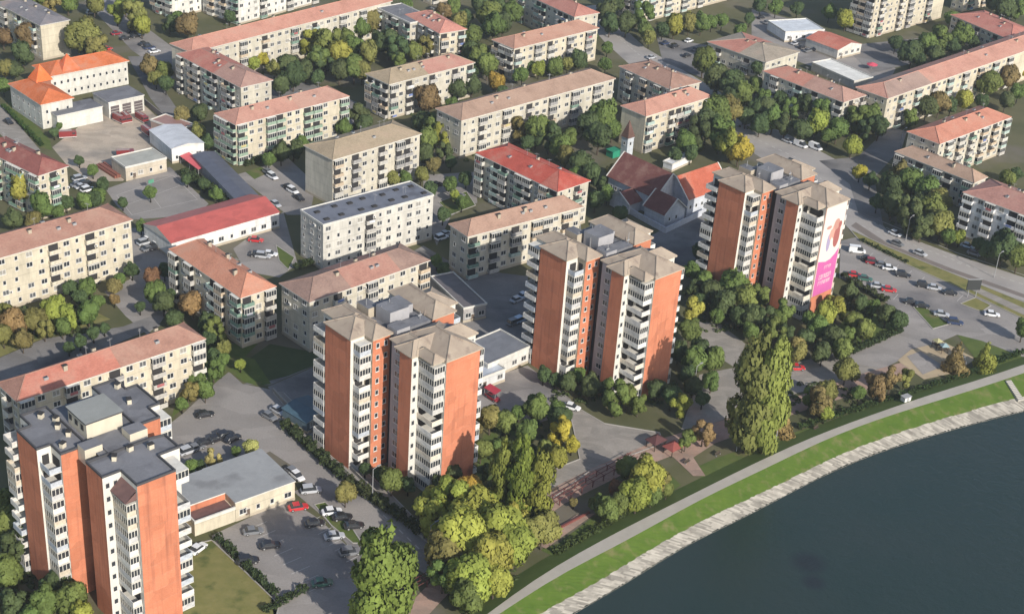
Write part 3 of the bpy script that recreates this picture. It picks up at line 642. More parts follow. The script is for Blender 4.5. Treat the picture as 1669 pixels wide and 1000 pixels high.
    if lpat: facade(Vector((x0, y1, 0)), Vector((0, -1, 0)), -math.pi/2, y1-y0, lpat, 60)
    return T

BLUEROOF = mat('blue_grey_roof', (0.125, 0.135, 0.165), 0.85, (0.165, 0.175, 0.205), 0.3, detail=7, third=((0.10, 0.105, 0.125), 0.2, 0.55, 0.68))
PINK = (0.325, 0.179, 0.136); PINK2 = (0.282, 0.187, 0.152); RED = (0.376, 0.080, 0.058); ORG = (0.533, 0.158, 0.067); BEI = (0.34, 0.27, 0.185); GRYT = (0.26, 0.22, 0.19)
DUSKY = (0.246, 0.092, 0.078)
CREAM = (0.582, 0.521, 0.400); PALE = (0.546, 0.505, 0.414); OFFW = (0.581, 0.556, 0.496)

# ------------------------------------------------------------------ the blocks
slab('long cream block cut by the left edge, salmon roof, above the olive trees', None, (-75,442), (217,358), 15, CREAM, PINK, dep=12.5, pat='WWBWSWWB', lpat=None, rise=2.8, pcol=(0.52,0.47,0.37))
slab('cream block with salmon roof directly behind the grey-roofed brick tower', (-14,626), (27,655), (336,552), 14.2, CREAM, PINK, pat='BWWBWW', split=(0.0, 0.53, (0.42,0.165,0.12)), rise=2.8, lpat='WB')
slab('orange-salmon roofed block whose long balcony side is shaded, below the red hall', (275,406), (392,486), (459,472), 14.2, CREAM, (0.48,0.22,0.145), main='B', pat='BWB', lpat='BWBWWB', rise=3.2)
slab('pale block with dusty pink roof behind the second brick tower from the left', (459,460), (504,493), (702,424), 14.2, PALE, PINK2, pat='WWBWWBWW', lpat='WW', split=(.33, .75, (0.378,0.197,0.152)))
slab('white block with flat blue-grey roof dotted with dark vents', (481,345), (526,370), (710,320), 13.6, OFFW, (0.2,0.2,0.22), 'flat', pat='WWSWBWWW', lpat='SW', roofmat=BLUEROOF, chim=0, name='apartment_block')
_T, _x0, _x1, _y0, _y1 = ALLB[-1]; _m = MB(); _m.box(-.75, .75, -.55, .55, 0, .35, 0); _m.box(-.55, .55, -.4, .4, .351, .42, 0); _hm = _m.mesh('roof_hatch', [DARK]); _r = random.Random(4)
for _i in range(7):
    for _j in range(2): link('roof_hatch', _hm, _T, (_x0+(_x1-_x0)*(_i+.6+_r.uniform(-.15, .15))/7, _y0+(_y1-_y0)*(.27+.45*_j+_r.uniform(-.05, .05)), 13.86))
slab('freestanding block with a plain sandy beige roof and blank shaded end wall', (500,235), (542,261), (688,218), 15.0, PALE, BEI, pat='BWBWSBWB', lpat=None, chim=0, rise=2.4)
slab('cream block with stepped pink roof standing above the grey car park', (353,184), (384,204), (570,157), 13.6, CREAM, (0.44,0.235,0.18), pat='BWWBBWWB', lpat='BB', pcol=(0.24,0.32,0.24), split=(.55, 1.0, (0.414,0.240,0.186)))
slab('block whose roof is half sandy beige and half pink, among the courtyard trees', (591,121), (634,138), (775,102), 12.6, PALE, BEI, pat='BWBWWBWW', lpat='BB', split=(.45, 1.0, (0.414,0.211,0.167)))
slab('long white-fronted block with pale brown roof, behind the bright red roof', (708,177), (752,197), (1004,128), 13.0, PALE, (0.35,0.235,0.175), pat='SWBWWB', lpat='WW')
slab('block with pink roof at the top centre, beside the road', (801,65), (838,80), (977,46), 12.6, CREAM, (0.40,0.225,0.165), pat='BWWBWBWS', lpat='BB')
slab('dull red-roofed block at the upper edge, touching the pink-roofed block beside the road', (846,-14), (936,28), (962,14), 12.6, PALE, (0.42,0.19,0.15), main='B', pat='W', lpat='BWWB')
slab('block with pink roof and blank grey end just behind the church', (1009,173), (1053,190), (1162,157), 13.2, CREAM, (0.46,0.24,0.18), pat='BWWBB', lpat=None)
slab('brown-pink roofed block running away behind the pink-roofed block near the church', (1008,108), (1092,146), (1137,131), 12.6, PALE, (0.34,0.205,0.155), main='B', pat='WW', lpat='WBWB')
slab('block with orange-pink roof at the right above the low beige-roofed row', (1479,214), (1532,235), (1649,191), 13.4, PALE, (0.48,0.21,0.145), pat='SBWBWB', lpat='WW', split=(0, .0, RED))
slab('low block with brown-beige roof at the right, dark balcony side in shade', (1458,247), (1588,298), (1614,290), 9.5, PALE, (0.38,0.26,0.19), main='B', pat='WW', lpat='BWBWB', rise=2.4)
slab('white block with pink roof and open balconies cut by the right edge', (1569,313), (1700,362), (1750,340), 14.0, (0.72,0.72,0.72), (0.378,0.198,0.162), main='B', pat='W', lpat='BWBWB', pcol=(0.62,0.62,0.62))
slab('very long pink-roofed block running off the top right edge', (1412,140), (1447,161), (1720,66), 13.0, CREAM, (0.48,0.25,0.19), pat='SWBWWB', lpat='W', dep=13.5, split=(0, .24, (0.33,0.23,0.19)))
slab('block with roof part red and part brown, near the long white carport', (1243,116), (1375,167), (1414,156), 11.5, PALE, (0.40,0.24,0.19), main='B', pat='WB', lpat='WBWWB', split=(.5, 1.0, (0.468,0.211,0.157)))
slab('low block with red and grey roof, left of the white shed', (1152,68), (1248,102), (1302,84), 7.5, PALE, (0.33,0.28,0.22), main='B', pat='WW', lpat='WBWW', split=(.45, 1.0, (0.432,0.192,0.147)), rise=2.2)
slab('dull red roofed block in the extreme top right corner', (1549,24), (1648,66), (1690,52), 9.5, PALE, (0.46,0.19,0.15), main='B', pat='WW', lpat='WBW')
slab('long block with a bright salmon roof running towards the upper edge', (279,68), (312,86), (640,2), 13.2, PALE, (0.47,0.235,0.175), pat='SWBWWWB', lpat=None, dep=12, hips=(1, 0))
slab('block with deep red and grey-pink roof, joined to the long salmon-roofed one', (287,88), (392,143), (436,126), 13.6, PALE, (0.36,0.22,0.18), main='B', pat='WW', lpat='BWBBWB', split=(.42, 1.0, (0.405,0.163,0.127)))
slab('white block with a dark grey roof in the top left corner', (-8,4), (65,42), (116,33), 13.0, CREAM, (0.20,0.19,0.20), main='B', pat=' ', lpat='WBW', rise=1.6, split=None)
slab('pink hip-roofed block near the top centre, with a cream balcony end', (660,24), (716,55), (756,45), 12.0, CREAM, (0.50,0.23,0.18), main='B', pat='BW', lpat='WB')
slab('block with flat blue-grey roof near the top, behind the pink hip-roofed one', (612,14), (668,40), (700,27), 11.6, PALE, (0.2,0.2,0.22), 'flat', main='B', pat='W', lpat='BWB', roofmat=GREYROOF, chim=0)
slab('dusty red roofed block cut by the left edge, green balconies at its end', (-40,238), (62,287), (116,272), 13.6, CREAM, DUSKY, main='B', pat='WB', lpat='BWBWB', pcol=(0.20,0.30,0.22))
slab('block with a bright red sheet roof and shaded balconies in the centre', (775,249), (909,313), (964,295), 13.6, PALE, (0.42,0.09,0.065), main='B', pat='WWB', lpat='BWBBWB', split=(0, .2, (0.405,0.134,0.098)), chim=1)
slab('block with brown-pink roof and shaded front, just left of the third brick tower', (731,365), (762,386), (951,337), 13.2, PALE, (0.37,0.235,0.175), pat='BWBWBWB', lpat='WW')
slab('tall cream block with balcony columns at the top right edge', (1392,-34), (1432,-22), (1552,-52), 22, CREAM, GRYT, pat='SBWWSB', lpat='BB', main='A')
slab('wide cream block at the top edge right of centre', (1012,-28), (1050,-14), (1218,-55), 13.5, CREAM, GRYT, pat='WBWWBW', lpat='WB')
slab('white block at the upper edge left of centre, with few windows', (332,-38), (388,-16), (520,-50), 14, (0.70,0.68,0.62), GRYT, pat='WSWB', lpat='WB')
slab('small white block at the upper left edge between street trees', (248,-40), (279,-26), (330,-38), 14, (0.70,0.68,0.62), GRYT, pat='WS', lpat='B')
slab('low cream block at the upper edge, centre left', (690,-40), (704,-34), (790,-52), 11, CREAM, GRYT, pat='BWBW', lpat='W')
slab('tall pale block at the far upper right, behind the balcony block', (1560,-45), (1580,-38), (1640,-52), 16, CREAM, GRYT, pat='WBW', lpat='W')

# ------------------------------------------------------------------ low buildings
def lowbox(name, label, cat, P1, P2, P3, h, wall, roofc, rtype='flat', main='A', rise=1.2, rm=None, win='W', dep=None, door=True, lwin=None):
    T = slab(label, P1, P2, P3, h, wall, roofc, rtype, main=main, floors=1, rise=rise, chim=0, name=name, cat=cat, roofmat=rm or METALROOF, pat=win, lpat=lwin, dep=dep, ov=.25)
    if door:
        mb = MB(); mb.box(-.5, .5, -.06, .02, 0, 2.1, 0); mb.box(-.62, .62, -.09, -.061, 2.1, 2.2, 1)
        o = mb.obj('door', [OBJC, FRAME], T); o.color = (.12, .09, .07, 1); o.location = (3.0, 0.25, 0.02)
    return T
lowbox('red_roof_hall', 'low hall with a bright red sheet-metal roof beside the sports court', 'hall', (245,361), (279,397), (457,346), 5.0, (0.70,0.69,0.66), (0.40,0.095,0.08), 'gable', rise=2.2)
SB = lowbox('service_building', 'cream service building with flat pale grey roof beside the grey-roofed brick tower', 'service building', None, (383,821), (483,785), 4.6, CREAM, (0.2,0.2,0.21), 'flat', rm=PALEROOF, dep=14.5, win='WSW')
def service_annex():
    x0 = -13.5; mb = MB(); mb.box(x0, .2, 4.5, 14.0, 0, 4.56); w_ = mb.obj('annex_wall', [WALL], SB); w_.color = (*CREAM, 1)
    mb = MB(); mb.box(x0-.2, .095, 4.3, 14.2, 4.561, 4.845, 1, top=0); mb.obj('annex_roof', [PALEROOF, WHITE], SB)
    mb = MB(); mb.box(-9, .2, 0.3, 4.49, 0, 3.0, 0); w_ = mb.obj('porch', [WALL], SB); w_.color = (*CREAM, 1)
    mb = MB(); mb.box(-8.7, -.1, .6, 4.3, 3.001, 3.12, 0); mb.box(-9.05, .2, .2, .55, 3.001, 3.7, 1); mb.box(-9.05, -8.75, .56, 4.48, 3.001, 3.7, 1); mb.box(-8.7, .1, 4.36, 4.485, 3.125, 4.5, 2); mb.obj('porch_roof', [BROWNTILE, WHITE, BRICK], SB)
service_annex()
lowbox('white_shed', 'white-walled shed with pale metal roof beside the fire station yard', 'shed', (243,211), (279,243), (334,233), 5.0, (0.72,0.72,0.70), (0.50,0.51,0.53), 'gable', main='A', rise=0.9)
lowbox('garage_block', 'low block with flat greenish-grey roof between the yard and the sports court', 'garage', (187,256), (204,275), (273,259), 4.2, (0.5,0.44,0.35), (0.36,0.35,0.30), 'flat')
lowbox('long_shed', 'long low shed with a dark slate-blue roof running beside the sports court', 'shed', (313,252), (383,325), (416,312), 4.0, (0.35,0.33,0.32), (0.095,0.10,0.125), 'gable', main='B', rise=0.6, win='')
lowbox('grey_roof_store', 'store with plain grey roof squeezed between the second and third brick towers', 'store', (751,564), (795,597), (866,566), 4.3, (0.58,0.57,0.53), (0.16,0.165,0.18), 'flat')
lowbox('canopy_shop', 'small white shop with pale blue roof beside the second brick tower', 'shop', (770,597), (776,622), (826,603), 3.2, (0.6,0.6,0.59), (0.42,0.46,0.52), 'flat', dep=7)
lowbox('terrace_building', 'low dark-roofed annex in deep shade left of the third brick tower', 'annex', (700,452), (755,505), (790,492), 4.0, (0.38,0.36,0.35), (0.13,0.115,0.115), 'flat', main='B')
lowbox('glass_pavilion', 'small blue glass-roofed pavilion against the second brick tower', 'pavilion', (478,655), (500,690), (545,668), 3.0, (0.12,0.17,0.2), (0.055,0.10,0.13), 'gable', rise=0.8, door=False)
lowbox('white_shed', 'white flat shed in the top right lot', 'shed', (1262,36), (1280,54), (1345,50), 4.0, (0.7,0.7,0.7), (0.56,0.58,0.60), 'flat', dep=15)
lowbox('red_roof_house', 'small house with an orange-red roof and white front in the top right lot', 'house', (1338,56), (1366,82), (1406,72), 4.0, (0.66,0.62,0.55), (0.50,0.17,0.12), 'gable', rise=1.8, rm=TILE)
lowbox('carport', 'long narrow carport with a white roof in the upper right', 'carport', (1322,103), (1392,134), (1416,124), 3.2, (0.45,0.43,0.40), (0.70,0.68,0.62), 'flat', main='B', win='', door=False)
lowbox('kiosk_building', 'small white-roofed building half hidden behind the church', 'annex', (1084,262), (1096,270), (1130,254), 2.4, (0.7,0.7,0.7), (0.62,0.62,0.62), 'flat', door=False, win='')
lowbox('shop_row', 'small low brown-roofed shed beside the fire station yard wall', 'shed', (262,190), (292,214), (318,204), 3.0, (0.36,0.26,0.22), (0.30,0.17,0.14), 'flat', door=False, win='')

# ------------------------------------------------------------------ fire station
def fire_station():
    z = 8.0
    o = at(69, 173, z); u = (at(215, 108, z)-at(100, 138, z)); rz = math.radians(44.0)
    T = thing('fire_station', 'white fire station with orange tile roofs, a small spire and grey garage wings', 'fire station', (o.x, o.y, 0), rz)
    R = Matrix.Rotation(-rz, 3, 'Z')
    def loc(px, py, zz): p = R @ (at(px, py, zz)-Vector((o.x, o.y, 0))); return p.x, p.y
    wl = (0.60, 0.58, 0.52)
    def vol(px1, px2, px3, h, rise, kind):
        a = loc(*px2, h); b = loc(*px3, h); c = loc(*px1, h)
        x0, x1, y0, y1 = a[0], b[0], a[1], c[1]
        mb = MB(); mb.box(x0, x1, y0, y1, 0, h-.02); w_ = mb.obj('wall', [WALL], T); w_.color = (*wl, 1)
        mb = MB()
        if kind == 'hip': hip_roof(mb, x0, x1, y0, y1, h, rise, .5); r_ = mb.obj('roof', [TILE, WHITE], T); r_.color = (0.52, 0.15, 0.06, 1)
        else: mb.box(x0-.2, x1+.2, y0-.2, y1+.2, h-.019, h+.3, 1, top=0); r_ = mb.obj('garage_roof', [GREYROOF, WHITE], T)
        return x0, x1, y0, y1
    x0, x1, y0, y1 = vol((57,107), (82,124), (216,104), 8.5, 2.6, 'hip')
    n = 12
    for f in range(2):
        for k in range(n): link('window', WIN_C, T, (x0+(x1-x0)*(k+.6)/n, y0, 1.4+f*3.6), 0)
    a0, a1, b0, b1 = vol((26,135), (67,170), (112,156), 8.5, 2.6, 'hip')
    for f in range(2):
        for k in range(6): link('window', WIN_C, T, (a0, b1-(b1-b0)*(k+.5)/6, 1.4+f*3.6), -math.pi/2)
        for k in range(3): link('window', WIN_C, T, (a0+(a1-a0)*(k+.5)/3, b0, 1.4+f*3.6), 0)
    for (p1, p2, p3, hh, nd) in (((72,178), (93,190), (160,170), 5.0, 3), ((140,155), (177,168), (233,155), 5.4, 3)):
        g0, g1, h0, h1 = vol(p1, p2, p3, hh, 0, 'flat')
        for k in range(nd):
            w_ = (g1-g0)/nd; xc = g0+w_*(k+.5)
            mb = MB(); mb.box(-w_*.36, w_*.36, -.05, .02, 0, 4.0, 0)
            for r in range(4): mb.box(-w_*.36, w_*.36, -.09, -.051, .95*r+.1, .95*r+.2, 1)
            d = mb.obj('garage_door', [OBJC, WHITE], T); d.color = (.10, .08, .08, 1) if nd == 3 and hh > 5.2 else (.55, .54, .5, 1); d.location = (xc, h0, 0.01)
    # square stair turret with pyramid spire
    tx, ty = loc(66, 128, 11)
    mb = MB(); mb.box(tx-2.4, tx+2.4, ty-2.4, ty+2.4, 7, 11.0); w_ = mb.obj('turret', [WALL], T); w_.color = (.33, .16, .11, 1)
    mb = MB(); i = [(tx-3, ty-3, 11), (tx+3, ty-3, 11), (tx+3, ty+3, 11), (tx-3, ty+3, 11)]; ap = (tx, ty, 16.0)
    for k in range(4): mb.quad([i[k], i[(k+1) % 4], ap])
    mb.quad(list(reversed(i))); r_ = mb.obj('spire', [TILE], T); r_.color = (0.70, 0.16, 0.05, 1)
    tx, ty = loc(110, 108, 9.5)
    mb = MB(); i = [(tx-3.4, ty-2.6, 8.6), (tx+3.4, ty-2.6, 8.6), (tx+3.4, ty+2.6, 8.6), (tx-3.4, ty+2.6, 8.6)]; ap = (tx, ty, 14.0)
    for k in range(4): mb.quad([i[k], i[(k+1) % 4], ap])
    r_ = mb.obj('gable_peak', [TILE], T); r_.color = (0.60, 0.13, 0.05, 1)
fire_station()

# ------------------------------------------------------------------ church
def church():
    z = 7.0; z = 6.5; o = at(1060, 316, z); rz = math.radians(44.0)
    T = thing('church', 'white church with maroon and bright red roofs in the shadow of the far brick tower', 'church', (o.x, o.y, 0), rz)
    R = Matrix.Rotation(-rz, 3, 'Z')
    def loc(px, py, zz): p = R @ (at(px, py, zz)-Vector((o.x, o.y, 0))); return p.x, p.y
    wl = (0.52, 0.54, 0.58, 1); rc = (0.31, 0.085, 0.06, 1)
    def wing(x0, x1, y0, y1, h, rise, along, rc=(0.17, 0.07, 0.06, 1)):
        mb = MB(); mb.box(x0, x1, y0, y1, 0, h-.02)
        if along == 'x':
            ym = (y0+y1)/2
            for x in (x0, x1):
                s = .02 if x == x0 else -.02
                mb.quad([(x+s, y0, h-.02), (x+s, y1, h-.02), (x+s, ym, h+rise-.1)])
        else:
            xm = (x0+x1)/2
            for y in (y0, y1):
                s = .02 if y == y0 else -.02
                mb.quad([(x0, y+s, h-.02), (x1, y+s, h-.02), (xm, y+s, h+rise-.1)])
        w_ = mb.obj('wall', [WALL], T); w_.color = wl
        mb = MB(); o_ = .5; X0, X1, Y0, Y1 = x0-o_, x1+o_, y0-o_, y1+o_
        if along == 'x':
            ym = (y0+y1)/2; A = [(X0, Y0, h-.3), (X1, Y0, h-.3), (X1, ym, h+rise), (X0, ym, h+rise)]; B = [(X1, Y1, h-.3), (X0, Y1, h-.3), (X0, ym, h+rise), (X1, ym, h+rise)]
            for q in (A, B): mb.quad(q)
            for x in (X0-.01, X1+.01):
                mb.tube((x, Y0, h-.3), (x, ym, h+rise), .22, .22, 4, 1); mb.tube((x, Y1, h-.3), (x, ym, h+rise), .22, .22, 4, 1)
        else:
            xm = (x0+x1)/2; A = [(X0, Y1, h-.3), (X0, Y0, h-.3), (xm, Y0, h+rise), (xm, Y1, h+rise)]; B = [(X1, Y0, h-.3), (X1, Y1, h-.3), (xm, Y1, h+rise), (xm, Y0, h+rise)]
            for q in (A, B): mb.quad(q)
            for y in (Y0-.01, Y1+.01):
                mb.tube((X0, y, h-.3), (xm, y, h+rise), .22, .22, 4, 1); mb.tube((X1, y, h-.3), (xm, y, h+rise), .22, .22, 4, 1)
        r_ = mb.obj('roof', [TILE, WHITE], T); r_.color = rc
    wing(0, 13, -2, 17.5, 6.2, 6.2, 'y')
    wing(8, 26, -8.2, 2.5, 6.0, 5.5, 'x', (0.42, 0.115, 0.07, 1))
    wing(-5.5, 0.2, 3, 11, 3.6, 2.4, 'x')
    wing(-3.5, 5.5, -9.5, -1.5, 4.4, 4.0, 'y')
    for k in range(3): link('window', WIN_C, T, (0, 16-k*1.9, 2.4), -math.pi/2)
    for k in range(6): link('window', WIN_C, T, (9.5+k*2.6, -8.2, 2.2), 0)
    for k in range(2): link('window', WIN_C, T, (-1.2+k*3, -9.5, 1.6), 0)
    # low boundary wall round the forecourt is a thing of its own
    q = at(1020, 256, 0); Ts = thing('bell_tower', 'slim white bell tower with a red spire beside the church', 'bell tower', (q.x, q.y, 0), rz)
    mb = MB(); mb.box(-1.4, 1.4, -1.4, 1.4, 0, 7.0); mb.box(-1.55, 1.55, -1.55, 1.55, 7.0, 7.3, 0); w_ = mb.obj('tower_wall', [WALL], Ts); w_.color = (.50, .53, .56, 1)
    mb = MB(); i = [(-1.65,-1.65,7.3), (1.65,-1.65,7.3), (1.65,1.65,7.3), (-1.65,1.65,7.3)]
    for k in range(4): mb.quad([i[k], i[(k+1) % 4], (0, 0, 13)])
    mb.quad(list(reversed(i))); r_ = mb.obj('spire', [TILE], Ts); r_.color = (.13, .075, .06, 1)
    for a_ in (0, -math.pi/2): link('window', WIN_C, Ts, (0, -1.4, 4.6) if a_ == 0 else (-1.4, 0, 4.6), a_)
    q = at(1000, 254, 0); mb = MB(); mb.box(-2, 2, -1.5, 1.5, 0, 2.2); mb.box(-2.2, 2.2, -1.7, 1.7, 2.201, 2.35)
    g = mb.obj('green_shed', [OBJC]); g.location = q; g.rotation_euler = (0, 0, rz); g.color = (.02, .22, .13, 1); tag(g, 'small bright green shed at the foot of the bell tower', 'shed')
    def wallrun(label, px, h=1.6, th=.3, col=(.45, .46, .5)):
        pts = [at(*p, 0) for p in px]; mb = MB()
        for a_, b_ in zip(pts[:-1], pts[1:]):
            t = (b_-a_).normalized(); n = Vector((-t.y, t.x, 0))*th/2
            i = [a_-n, b_-n, b_+n, a_+n]; up = Vector((0, 0, h))
            for k in range(4): mb.quad([i[k], i[(k+1) % 4], i[(k+1) % 4]+up, i[k]+up])
            mb.quad([p+up for p in i])
        w_ = mb.obj('boundary_wall', [OBJC]); w_.color = (*col, 1); tag(w_, label, 'wall')
    wallrun('white wall around the church forecourt', [(1022,346), (1084,380), (1150,348)], 1.9)
    wallrun('long grey wall between the fire station yard and the shed lane', [(236,170), (282,208), (318,248)], 2.0, .3, (.2, .18, .17))
    wallrun('low wall along the hedge lane beside the second brick tower', [(445,637), (535,730), (690,878)], .9, .35, (.30, .28, .25))
church()

# ------------------------------------------------------------------ brick towers
FH = 2.87; NF = 11; TH = 32.6
def tower_balcony(name, x0, x1, y0, y1, glazed, faces):
    """balcony in a corner notch; faces: which sides carry a parapet ('l' -x, 'f' -y, 'r' +x, 'b' +y). origin at storey floor"""
    mb = MB(); mb.box(x0, x1, y0, y1, -.14, .02, 1); h = 1.12; t = .1
    def wallp(a0, a1, b0, b1):
        mb.box(a0, a1, b0, b1, .021, h, 0)
    e = .004
    if 'l' in faces: wallp(x0-e, x0+t, y0, y1)
    if 'r' in faces: wallp(x1-t, x1+e, y0, y1)
    if 'f' in faces: wallp(x0+t+e, x1-t-e, y0-e, y0+t)
    if 'b' in faces: wallp(x0+t+e, x1-t-e, y1-t, y1+e)
    if glazed:
        g = .05
        if 'l' in faces:
            mb.box(x0+.03, x0+.06, y0+g, y1-g, h+.001, 2.45, 3); n = max(2, round((y1-y0)/.75))
            for k in range(n+1):
                y = y0+.06+(y1-y0-.12)*k/n; mb.box(x0-e, x0+.025, y-.055, y+.055, h+.001, 2.45, 1)
        if 'r' in faces:
            mb.box(x1-.06, x1-.03, y0+g, y1-g, h+.001, 2.45, 3); n = max(2, round((y1-y0)/.75))
            for k in range(n+1):
                y = y0+.06+(y1-y0-.12)*k/n; mb.box(x1-.025, x1+e, y-.055, y+.055, h+.001, 2.45, 1)
        if 'f' in faces:
            mb.box(x0+g, x1-g, y0+.03, y0+.06, h+.001, 2.45, 3); n = max(2, round((x1-x0)/.75))
            for k in range(n+1):
                x = x0+.06+(x1-x0-.12)*k/n; mb.box(x-.055, x+.055, y0-e, y0+.025, h+.001, 2.45, 1)
        if 'b' in faces:
            mb.box(x0+g, x1-g, y1-.06, y1-.03, h+.001, 2.45, 3)
        mb.box(x0-.006, x1+.006, y0-.006, y1+.006, 2.451, 2.62, 1)
    if not glazed:
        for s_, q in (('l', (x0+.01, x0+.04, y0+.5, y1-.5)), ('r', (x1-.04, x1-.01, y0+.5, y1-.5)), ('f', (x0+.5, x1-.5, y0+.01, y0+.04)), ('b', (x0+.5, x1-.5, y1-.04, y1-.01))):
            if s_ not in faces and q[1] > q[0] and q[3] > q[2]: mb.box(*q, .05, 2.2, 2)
    return mb.mesh(name, [PARA, WHITE, DARK, GLASS])

def wing(T, poly, mats, z1, roofm=5, pname='brick_wing'):
    mb = MB(); mb.prism(poly, 0, z1, mats, roofm); return mb.obj(pname, [BRICK, WHITE, BEIGE, DARK, GREYW, GREYROOF], T)
GREYW = mat('grey_panel', (0.36, 0.35, 0.36), 0.9, (0.29, 0.285, 0.29), 0.6, stretch=(1, 1, .3))

def stack(T, mesh, rnd, floors=NF, z0=0.3, skip=(), cols=((0.62,0.60,0.56), (0.62,0.60,0.56), (0.58,0.56,0.53), (0.52,0.50,0.47), (0.44,0.44,0.44), (0.50,0.44,0.35), (0.40,0.43,0.47))):
    alt = mesh[1] if isinstance(mesh, tuple) else mesh; mesh = mesh[0] if isinstance(mesh, tuple) else mesh
    for f in range(floors):
        if f in skip: continue
        o = link('balcony', alt if rnd.random() < .3 else mesh, T, (0, 0, z0+f*FH)); o.color = (*rnd.choice(cols), 1)
def coping(mb, poly, z, w_=.22, h=.45, m=0):
    n = len(poly); c = poly
    for k in range(n):
        a = Vector((*poly[k], 0)); b = Vector((*poly[(k+1) % n], 0)); t = (b-a).normalized(); nn = Vector((t.y, -t.x, 0))
        i = [a+nn*.05, b+nn*.05, b-nn*w_, a-nn*w_]
        lo, hi = Vector((0, 0, z+.004*k/n)), Vector((0, 0, z+h+.02*k/n))
        for j in range(4): mb.quad([i[j]+lo, i[(j+1) % 4]+lo, i[(j+1) % 4]+hi, i[j]+hi], m)
        mb.quad([p+hi for p in i], m)

def grey_tower():
    a = math.radians(44); W0 = Vector((96*math.cos(a)-227.1*math.sin(a), 96*math.sin(a)+227.1*math.cos(a), 0))
    T = thing('tower_block', 'brick tower with flat grey roofs and a pale rooftop box', 'tower block', W0, a)
    rnd = random.Random(3)
    L = [(0,-7.8),(2.7,-7.8),(2.7,-11.7),(8,-11.7),(8,4.2),(2.7,4.2),(2.7,0),(0,0)]
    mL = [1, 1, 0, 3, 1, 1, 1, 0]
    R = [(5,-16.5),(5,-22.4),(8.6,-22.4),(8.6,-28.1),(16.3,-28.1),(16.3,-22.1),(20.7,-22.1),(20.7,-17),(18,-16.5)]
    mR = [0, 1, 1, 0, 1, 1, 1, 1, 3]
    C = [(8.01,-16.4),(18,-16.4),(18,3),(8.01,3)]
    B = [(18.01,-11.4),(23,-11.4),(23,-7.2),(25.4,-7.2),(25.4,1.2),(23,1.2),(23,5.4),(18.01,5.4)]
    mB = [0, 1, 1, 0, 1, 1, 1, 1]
    for poly, m in ((L, mL), (R, mR), (C, 3), (B, mB)):  # slot faces and core near black: shade between wings put into colour
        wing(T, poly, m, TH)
    mb = MB()
    for p in (L, R, B): coping(mb, p, TH)
    mb.obj('roof_edge', [PARAPET], T)
    mb = MB(); mb.box(8.8, 16, -10, -3, TH-.3, TH+3.3, 1); mb.box(8.5, 16.3, -10.3, -2.7, TH+3.301, TH+3.6, 2, top=0)
    for k in range(3): mb.box(8.72, 8.79, -8.9+k*2.2, -7.9+k*2.2, TH+1.3, TH+2.4, 3)
    mb.obj('rooftop_box', [mat('pale_roof', (0.27, 0.275, 0.26), 0.9, (0.23, 0.235, 0.22), 0.4), CREAMP, PARAPET, DARK], T)
    mb = MB(); mb.box(5.9, 9.4, -14.6, -11.9, TH-2, TH+1.3, 0, top=1); mb.box(14.6, 18.2, -15.2, -12.2, TH-2, TH+1.6, 0, top=1); mb.box(9.6, 14.4, -16.2, -10.4, TH+.002, TH+.35, 1)
    mb.obj('stair_head', [CREAMP, GREYROOF], T)
    vm = MB(); vm.box(-.5, .5, -.4, .4, 0, 1.0, 0); vm.box(-.6, .6, -.5, .5, 1.001, 1.12, 1); vmesh = vm.mesh('roof_vent', [CREAMP, DARK])
    for x, y in ((4.2,-9.6),(6.4,-3.5),(5.6,1.5),(6.8,-6.8),(9.5,-18.6),(13.2,-17.6),(16.5,-19.2),(21,-3.5),(22,2.6),(7.2,-1.2)): link('roof_vent', vmesh, T, (x, y, TH+.02), rnd.uniform(0, 1.5))
    def bm(*k): return tower_balcony(*k)
    m1 = (tower_balcony('corner_balcony_a', .35, 2.69, -11.5, -7.81, True, 'lf'), tower_balcony('corner_balcony_a_other', .35, 2.69, -11.5, -7.81, False, 'lf')); stack(T, m1, rnd)
    m2 = (tower_balcony('corner_balcony_b', -.9, 2.69, .6, 4.1, False, 'lbf'), tower_balcony('corner_balcony_b_other', -.9, 2.69, .6, 4.1, True, 'lbf')); stack(T, m2, rnd)
    m3 = (tower_balcony('corner_balcony_c', 6.7, 8.59, -27.3, -22.41, True, 'lf'), tower_balcony('corner_balcony_c_other', 6.7, 8.59, -27.3, -22.41, False, 'lf')); stack(T, m3, rnd, floors=10)
    m4 = (tower_balcony('corner_balcony_d', 16.31, 19.3, -27.4, -22.2, True, 'fr'), tower_balcony('corner_balcony_d_other', 16.31, 19.3, -27.4, -22.2, False, 'fr')); stack(T, m4, rnd, skip=(9,))
    m5 = (tower_balcony('corner_balcony_e', 23.01, 25.6, -10.9, -7.21, True, 'fr'), tower_balcony('corner_balcony_e_other', 23.01, 25.6, -10.9, -7.21, False, 'fr')); stack(T, m5, rnd)
    mb = MB(); mb.quad([(6.3,-27.7,29.6),(8.59,-27.7,29.6),(8.59,-27.7,31.2)][:3], 0); mb.quad([(6.3,-27.7,29.6),(8.59,-27.7,31.6),(8.59,-22.45,31.6),(6.3,-22.45,29.6)][::1], 0)
    mb.quad([(6.3,-22.45,29.5),(8.59,-22.45,29.5),(8.59,-27.7,29.5),(6.3,-27.7,29.5)], 0); mb.quad([(6.3,-27.7,29.5),(6.3,-22.45,29.5),(6.3,-22.45,29.61),(6.3,-27.7,29.61)][::-1], 0)
    mb.obj('balcony_cap', [BROWNTILE], T)
    for f in range(NF):
        z = .3+f*FH+1.1
        link('window', WIN_C, T, (5.9, -22.4, z), 0)
        link('window', WIN_C, T, (0.0+2.7, 2.1, z), -math.pi/2) if f % 2 else None
        link('window', WIN_C, T, (7.45, -22.4, z), 0) if f > 9 else None
        link('window', WIN_D, T, (18.4, -22.1, z), 0)
    tag(T); return T
